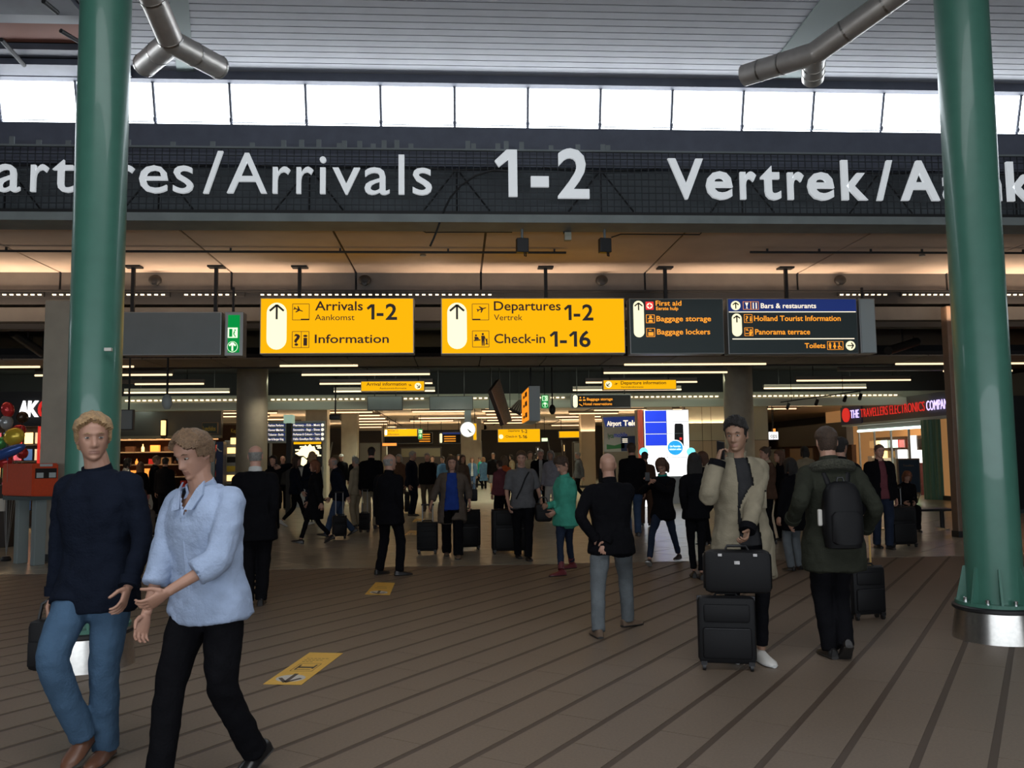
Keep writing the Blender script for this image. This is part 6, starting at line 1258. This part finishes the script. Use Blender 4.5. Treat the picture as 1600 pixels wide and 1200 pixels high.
s.poly([(458.5, 690.5), (502, 690.5), (502, 694), (458.5, 694)], 'sign yellow', 'strip'); s.poly([(461, 708), (466, 706), (470, 700), (474, 699), (477, 695), (480, 698), (484, 694), (488, 698), (491, 697), (493, 703), (498, 705), (499, 711), (494, 710), (490, 713), (484, 711), (479, 716), (474, 712), (467, 712)], 'map lit', 'map'); s.poly([(471, 715), (474, 714), (480, 719), (479, 724), (474, 728), (470, 726)], 'map lit', 'map')
for x, y, w_ in ((468, 698, 7), (461, 703, 6), (494, 697, 7), (496, 700, 6), (462, 708, 5), (496, 712, 6)): s.poly([(x, y - 1), (x + w_, y - 1), (x + w_, y + 1), (x, y + 1)], 'map lit', 'printed_label')
m = MB(); m.lo_hi((.05, .05, -s.o.z), (s.W - .05, .15, 0)); m.build('stand', 'sign alu', s.t, world=False)
# square pillars and portals farther in
for a_, b_, Y, lb in ((477, 511, 35, 'pale square pillar behind the directory board'), (533, 558, 42, 'beige square pillar behind the people in white caps'), (720, 752, 52, 'pale broad pillar behind the clock'), (908, 930, 46, 'warm beige pillar left of the phone shop'), (596, 604, 56, 'thin far pillar at the left of the low orange sign')):
    pillar(a_, b_, Y, 4.0, 'beige column' if a_ != 908 else 'beige wall', lb, .8, py=680)
for a_, b_, y0, y1, Y, lb, mm in ((560, 760, 664, 673, 62, 'long pale lintel across the far end of the aisle, left part', 'beige wall'), (756, 930, 664, 672, 62, 'long pale lintel across the far end of the aisle, right part', 'beige wall')):
    pz0, pz1 = P(a_, y1, Y), P(b_, y0, Y); m = MB(); m.lo_hi((pz0.x, Y, pz0.z), (pz1.x, Y + .3, 4.0)); struct('trim_13', m, mm)
# far counters and glazing
for a_, b_, y0, y1, Y, lb, mm in ((625, 690, 698, 714, 50, 'far counter window with olive glass left of the clock', 'mag yellow'), (560, 596, 690, 722, 52, 'far framed picture panel at the end of the left pillars', 'sign grey'), (895, 908, 690, 720, 47, 'far poster column left of the phone shop', 'sign grey'), (879, 884, 693, 705, 46, 'small warm lit showcase at the far right of the aisle', 'warm lit'), (838, 843, 698, 712, 49, 'small white lit info stele far up the aisle', 'white lit')):
    t, a, b = simple('far_display', lb, 'display', a_, y0, b_, y1, Y, .3, 'fascia dark', 'frame', ground=True); m = MB(); m.lo_hi((a.x + .08, Y - .02, a.z), (b.x - .08, Y, b.z - .08)); m.build('pane', mm if mm != 'mag yellow' else mat('olive pane', (.2, .18, .08), .3), t)
for x, Y, lb in ((-8.6, 62, 'left'), (1.2, 63, 'middle'), (7.2, 63, 'right')):
    t = thing('escalator', 'far %s escalator with pale handrails at the end of the hall' % lb, 'escalator', (x, Y, 0))
    for sg in (-.5, .5): m = MB(); m.tube([(sg, -1, .9), (sg, 1.4, 2.9)], .05, 6); m.build('handrail', 'sign pale grey', t, world=False)
    m = MB(); m.add([(-.45, -1, 0), (.45, -1, 0), (.45, 1.4, 2.0), (-.45, 1.4, 2.0), (-.45, -1, -.0), (.45, 1.4, 0), (-.45, 1.4, 0)], [(0, 1, 2, 3), (0, 3, 6), (1, 5, 2), (3, 2, 5, 6), (0, 6, 5, 1)]); m.build('steps', 'sign grey', t, world=False)
# phone shop
s = Sign('phone_shop', 'phone shop front with a blue band reading Airport Tele and a white poster below', (944, 650, 999, 706), 33, face='sticker white', depth=.3, fr=.01)
s.poly([(943, 652), (998.5, 650.5), (998.5, 666.5), (947, 667)], 'sign blue', 'band'); s.text('Airport', 949, 971, 665, 7, 'ink white', .03, -.007); s.text('Tele', 974, 995, 665, 8, 'ink white', .03, -.007)
s.text('lyca', 950, 959, 684, 7, mat('print green', (.05, .25, .08), .5), .02); s.text('mobile', 959.5, 980, 683, 7, 'sign blue', .02)
s.poly([(948, 694), (960, 696), (975, 692), (975, 700), (948, 702)], 'print green', 'wave'); s.poly([(970, 682), (996, 681), (996, 705), (970, 705)], 'mat blue', 'poster')
for k in range(3): s.poly(s.line((972, 686 + 2.5 * k), (980, 686 + 2.5 * k), 1), 'ink white', 'printed_line', -.008)
m = MB(); m.lo_hi((0, .02, -s.o.z), (s.W, .3, .0)); m.build('base_wall', 'beige wall', s.t, world=False)
t, a, b = simple('partition', 'grey partition between the phone shop and the video wall', 'partition', 996, 640, 1003, 700, 32, .4, 'beige column', 'panel', ground=True)
# beige panelled wall behind the phone caller
wl = struct('wall_right', MB().lo_hi((P(1070, 700, 36).x, 36.02, 0), (P(1202, 700, 36).x, 36.3, 4.0)), 'soffit seam')
cols = (1072, 1098, 1112, 1140, 1176, 1201)
for i in range(5):
    x0, x1 = P(cols[i], 690, 36).x + .01, P(cols[i + 1], 690, 36).x - .01; zm = P(1150, 688, 36).z
    for z0, z1, mm in ((0, zm - .01, 'beige wall'), (zm + .01, 3.98, 'olive beam')): m = MB(); m.lo_hi((x0, 36, z0), (x1, 36.03, z1)); m.build('wall_panel', mm, wl)
# video wall
Yv = 29.5
s = Sign('video_wall', 'bright video wall of blue and white screens behind the texting woman', (1008, 640, 1076, 745), Yv, face='white lit', depth=.35, frame='sign pale grey', fr=.02)
for k in range(3): s.poly([(1010, 641.5 + 18.5 * k), (1042, 641.5 + 18.5 * k), (1042, 659 + 18.5 * k), (1010, 659 + 18.5 * k)], 'blue lit', 'blue_screen')
s.poly([(1054, 664), (1055, 662), (1064, 662), (1067, 664), (1067, 700), (1063, 702), (1053, 690)], 'case lining', 'pictured_device', -.006); s.poly([(1061, 684), (1064.5, 684), (1064.5, 687.5), (1061, 687.5)], 'ink red', 'red_dot', -.011)
s.poly(disc(1054, 700, 12.5, 24), 'white lit', 'badge_rim', -.012, .003); s.poly(disc(1054, 700, 11.3, 24), 'cyan lit', 'badge', -.016, .003); s.text('Uw Favoriete', 1046, 1062, 699, 3, 'white lit', y=-.021); s.text('reisstart online', 1045, 1063, 703.5, 3, 'white lit', y=-.021)
for y in (659, 677.6, 696.2, 715): s.poly(s.line((1009, y), (1075, y), .6), 'sign pale grey', 'bezel', -.009, .002)
s.poly(s.line((1042, 641), (1042, 744), .6), 'sign pale grey', 'bezel', -.009, .002)
m = MB(); m.lo_hi((-.14, .05, 0), (-.02, .35, s.H)); m.build('side_screen', mat('side art', (.3, .06, .03), .4, emit=(.45, .06, .03), es=.5), s.t, world=False)
m = MB(); m.lo_hi((0, .05, -s.o.z), (s.W, .35, 0)); m.build('plinth', 'sign alu', s.t, world=False)
for px, lb in ((1006, 'round cyan lit button display left of the video wall'), (1080, 'round cyan lit button display right of the video wall')):
    q = P(px, 706, 28.6); t = thing('lit_display', lb, 'display', (q.x, 28.6, 0)); m = MB(); m.rings([[Vector((.14 * math.cos(a), y, q.z + .14 * math.sin(a))) for a in np.linspace(0, 2 * math.pi, 21)[:-1]] for y in (0, .06)]); m.build('disc', mat('aqua lit', (.3, .9, 1), .4, emit=(.2, .85, 1), es=1.2), t, world=False); m = MB(); m.tube([(0, .03, 0), (0, .03, q.z - .13)], .03, 8); m.build('stem', 'sign pale grey', t, world=False); m = MB(); m.lathe([(.16, 0), (.15, .03)], (0, .03, 0), 16); m.build('foot', 'sign pale grey', t, world=False)
t, a, b = simple('lit_counter', 'glowing white counter below the video wall', 'counter', 1006, 737, 1018, 776, 28, .5, 'white lit', 'front', ground=True)
m = MB(); m.lo_hi((a.x - .03, 27.97, b.z), (b.x + .03, 28.5, b.z + .04)); m.build('top', 'sign pale grey', t)
# right-hand shop row along the side wall
XS = 16.9
def side_text(parent_loc, body, y_far, y_near, z0, cap, mt, t):
    vs, fs = text_mesh(body, 0, z0, cap, y_far - y_near, -.008, 0, .02); me = MB(); me.add([(v[1] * 1.0 + 0, -v[0], v[2]) for v in vs], fs)
    me.v = [(v[0] + XS - .375 - t.location.x, v[1] + y_far - t.location.y, v[2] - t.location.z) for v in me.v]; return me.build('lettering', mt, t, world=False)
Yf = PXp(1316, 650, XS - .3).y; Yn_ = 27.0; zb = PXp(1400, 656, XS - .3).z; zt = PXp(1400, 622, XS - .3).z
t = thing('electronics_shop', 'electronics shop with red and violet lit letters on a long grey fascia', 'shop', (XS, (Yf + Yn_) / 2, 0))
m = MB(); m.lo_hi((XS - .3, Yn_, zb), (XS + .1, Yf, zt)); m.build('fascia', 'shop grey', t)
m = MB(); m.lo_hi((XS - .34, Yn_, zb - .1), (XS - .1, Yf, zb)); m.build('fascia_edge', 'sign pale grey', t)
m = MB(); m.lo_hi((XS - .36, Yf - 1.9, zb - .02), (XS - .3, Yf + .02, zt - .1)); m.build('blue_end_panel', 'mat blue', t)
yy = lambda px: PXp(px, 650, XS - .3).y
q = (zb + zt) / 2; m = MB(); yc = yy(1325); ry = abs(yy(1319.5) - yy(1330)) / 2
m.rings([[Vector((x, yc + ry * math.cos(a), q - .03 + .3 * math.sin(a))) for a in np.linspace(0, 2 * math.pi, 25)[:-1]] for x in (XS - .36, XS - .42)]); m.build('red_disc', 'red lit', t)
lh = .34; z0 = q - lh / 2 - .02
side_text(None, 'THE', yy(1332), yy(1345), z0, lh, 'violet lit', t); side_text(None, 'TRAVELLERS', yy(1348), yy(1391), z0, lh, 'red lit', t); side_text(None, 'ELECTRONICS', yy(1394), yy(1449), z0, lh, 'red lit', t); side_text(None, 'COMPANY', yy(1452), yy(1452) - (yy(1394) - yy(1449)) * .62, z0, lh, 'violet lit', t)
y0, y1 = yy(1436), yy(1330)
gz = zb - .35
for k in range(4):
    ya, yb_ = lerp(y0, y1, k / 4), lerp(y0, y1, (k + 1) / 4); m = MB(); m.lo_hi((XS, ya + .03, .1), (XS + .02, yb_ - .03, gz)); m.build('glass_pane', 'glass', t)
    m = MB(); m.lo_hi((XS - .02, yb_ - .03, 0), (XS + .04, yb_ + .03, gz)); m.build('mullion', 'sign alu', t)
m = MB(); m.lo_hi((XS - .05, y0, gz), (XS + .1, y1, zb - .1)); m.build('transom', 'sign alu', t)
m = MB(); m.tube([(XS - .08, y0 + .1, gz + .03), (XS - .08, y1 - .1, gz + .03)], .05, 8); m.build('light_tube', 'cool white', t)
m = MB(); m.lo_hi((XS + 4, 27, 0), (XS + 4.1, 48, 4)); m.build('back_wall', 'orange wall', t)
r5 = random.Random(2)
for k in range(10):
    y = lerp(y0 - .5, y1 + 8, k / 10) + .3; x = XS + r5.uniform(.5, 1.2); h = r5.uniform(.9, 1.5)
    m = MB(); m.lo_hi((x, y, 0), (x + .5, y + .7, h)); cnt = m.build('display_counter', r5.choice(('mag white', 'cloth wine', 'sign pale grey', 'beige wall')), t)
    m = MB(); m.lo_hi((x + .1, y + .1, h), (x + .3, y + .5, h + r5.uniform(.2, .5))); m.build('goods', r5.choice(('red lit', 'mag white', 'warm lit', 'white lit', 'case lining')), cnt)
for k in range(7):
    y = y0 + k * 1.6; m = MB(); m.lo_hi((XS + 3.4, y, 0), (XS + 4, y + 1.2, 2.4)); sh = m.build('shelf_unit', 'wood dark', t)
    for j in range(8): m = MB(); zz = .4 + (j // 2) * .5; m.lo_hi((XS + 3.3, y + .1 + (j % 2) * .55, zz), (XS + 3.4, y + .5 + (j % 2) * .55, zz + .35)); m.build('goods', r5.choice(('warm lit', 'mag white', 'red lit', 'mag yellow', 'case lining', 'cool white')), sh)
area('electronics_shop_light', (XS + 2, (y0 + y1) / 2 + 2, 3.3), (0, 0, 0), 2.5, 9, 260, (1, .75, .5))
t2 = thing('promotion_banner', 'slim white and green lit banner inside the electronics shop window', 'banner', (XS + .4, yy(1395), 0)); m = MB(); m.lo_hi((0, -.25, .5), (.05, .25, 1.2)); m.build('green_panel', mat('green lit', (.1, .7, .1), .4, emit=(.1, .6, .08), es=1.2), t2, world=False); m = MB(); m.lo_hi((0, -.25, 1.2), (.05, .25, 2.3)); m.build('white_panel', 'white lit', t2, world=False); m = MB(); m.lo_hi((-.1, -.2, 0), (.15, .2, .5)); m.build('foot', 'sign alu', t2, world=False)
ya = yy(1436); t2 = thing('shop_column', 'dark green fluted column at the near end of the shop window', 'column', (XS - .1, ya - .5, 0))
m = MB(); m.rings([[Vector(((.32 + .02 * math.cos(12 * a)) * math.cos(a), (.5 + .02 * math.cos(12 * a)) * math.sin(a), z)) for a in np.linspace(0, 2 * math.pi, 73)[:-1]] for z in (0, zb - .1)]); m.build('shaft', 'green paint', t2, world=False)
t2 = thing('orange_partition', 'glowing orange wall panel between the shop column and the brown pillar', 'panel', (XS, yy(1466), 0)); m = MB(); m.lo_hi((XS - .1, yy(1495), .15), (XS + .1, yy(1455), zb - .1)); m.build('panel', 'orange wall', t2); m = MB(); m.lo_hi((XS - .14, yy(1495), 0), (XS + .1, yy(1452), .15)); m.build('skirting', 'rubber', t2)
m = MB(); m.lo_hi((XS, 13.4, 0), (XS + .2, yy(1495), 4.0)); struct('wall_right', m, 'fascia dark')
t2, a, b = simple('easel_board', 'framed dark blue easel board standing in front of the shop', 'board', 1404, 716, 1437, 772, 27.5, .06, 'bench wood', 'frame'); m = MB(); m.lo_hi((a.x + .05, 27.47, a.z + .05), (b.x - .05, 27.5, b.z - .05)); m.build('poster', mat('poster blue', (.03, .05, .08), .5), t2)
for sg in (a.x + .05, b.x - .05): m = MB(); m.tube([(sg, 27.52, a.z), (sg, 27.7, 0)], .02, 6); m.build('leg', 'bench wood', t2)
s_ = MB(); vs, fs = text_mesh('Travellers', P(1411, 728, 27.46).x, P(1411, 729, 27.46).z, .07, P(1428, 728, 27.46).x - P(1411, 728, 27.46).x, 0, 27.468, .004); s_.add(vs, fs); s_.build('lettering', 'bench wood', t2)
# dark shop row behind it
Yb2 = PXp(1219, 690, XS).y
t = thing('closed_shop_row', 'dark brown row of closed shop fronts beyond the electronics shop', 'shop', (XS, Yf + 6, 0)); zr = PXp(1290, 662, XS).z
m = MB(); m.lo_hi((XS - .1, Yf + .1, zr - 1.0), (XS + .2, min(65, Yb2), zr)); m.build('fascia', 'fascia dark', t); m = MB(); m.lo_hi((XS + .1, Yf + .1, 0), (XS + .3, min(65, Yb2), zr - 1.0)); m.build('wall', 'cloth brown', t)
for k in range(5): y = Yf + .6 + k * 3.6; m = MB(); m.lo_hi((XS + .05, y, .3), (XS + .1, y + 2.8, zr - 1.1)); m.build('window_pane', ('sign slate', 'bench wood', 'sign grey')[k % 3], t)
s = Sign('shop_sign', 'small white lit shop sign reading ops beside the beige panel wall', (1201, 674.5, 1216, 687), 38, face='white lit', depth=.2, fr=.01); s.text('ops', 1204, 1214, 684, 7, 'sign ink'); rods_up(s, (.5,), 4.02)
s = Sign('shop_sign', 'small amber lit sign above the white sign reading ops', (1208, 669.5, 1212, 676), 39.5, face='amber lit', depth=.2, fr=.01); rods_up(s, (.5,), 4.0)
# spotlight track on the right
q0, q1 = P(1220, 628.5, 29), P(1345, 611, 25); t = thing('track_light', 'ceiling track with four small spotlights at the right', 'light', (q0 + q1) / 2)
m = MB(); m.tube([q0, q1], .02, 6); m.build('rail', 'black', t)
for f in (.1, .48, .82, .99):
    q = q0.lerp(q1, f); m = MB(); m.tube([q, q + Vector((0, 0, -.12))], .012, 6); m.build('stem', 'black', t); m = MB(); m.tube([q + Vector((.05, .05, -.1)), q + Vector((-.06, -.08, -.24))], .055, 8); m.build('spot_head', 'black', t, True)
for f in (.15, .8): q = q0.lerp(q1, f); m = MB(); m.tube([q, Vector((q.x, q.y, 4.75 if q.y < 31 else 4.0))], .008, 5); m.build('hanger_rod', 'black', t)
# red poster stand right of the right green column
Yr = 22.5; t, a, b = simple('poster_stand', 'glowing red and yellow poster panel at the right edge', 'poster', 1568, 629, 1594, 775, Yr, .25, 'cloth wine', 'cabinet', ground=True)
m = MB(); pbox(m, 1568, 632, 1591.5, 737, Yr - .03, .03); m.build('red_screen', 'red lit', t); m = MB(); pbox(m, 1577, 690, 1591, 727, Yr - .045, .015); m.build('yellow_screen', 'warm lit', t)
for tx, y in (('cial', 665), ('er', 677)):
    vs, fs = text_mesh(tx, P(1576, y, Yr).x, P(1576, y, Yr).z, .14, P(1587 if tx == 'cial' else 1581, y, Yr).x - P(1576, y, Yr).x, .01, Yr - .032, .01); MB().add(vs, fs).build('lettering', 'warm lit', t)
m = MB(); q = P(1589, 707, Yr - .06); m.rings([[Vector((q.x + (.1 + .02 * math.cos(b2)) * math.cos(a2), q.y + .02 * math.sin(b2), q.z + (.24 + .02 * math.cos(b2)) * math.sin(a2))) for b2 in np.linspace(0, 2 * math.pi, 7)[:-1]] for a2 in np.linspace(0, 2 * math.pi, 25)], cap=False); m.build('ring_handle', 'black', t, True)
t, a, b = simple('dark_cabinet', 'black cabinet edge at the far right of the picture', 'cabinet', 1593, 618, 1640, 800, 22.3, .05, 'black', 'body', ground=True)
m = MB(); m.lo_hi((a.x - .01, 22.27, 0), (b.x, 22.38, .1)); m.build('plinth', 'sign slate', t)
# round ventilation ducts up in the dark void
for px0, py0, px1, py1, Y, lb in ((1388, 548, 1432, 534, 19.0, 'short round duct in the dark void left of the brown pillar'), (20, 520, 66, 552, 19, 'slanted duct in the dark void at the far left')):
    q0, q1 = P(px0, py0, Y), P(px1, py1, Y + .8); t = thing('air_duct', lb, 'duct', ((q0.x + q1.x) / 2, Y, 4.75)); m = MB(); m.tube([q0, q1], .1, 14); m.build('tube', 'rubber', t, True); c = (q0 + q1) / 2; m = MB(); m.tube([c, Vector((c.x, c.y, 4.76))], .02, 5); m.build('hanger_rod', 'black', t)
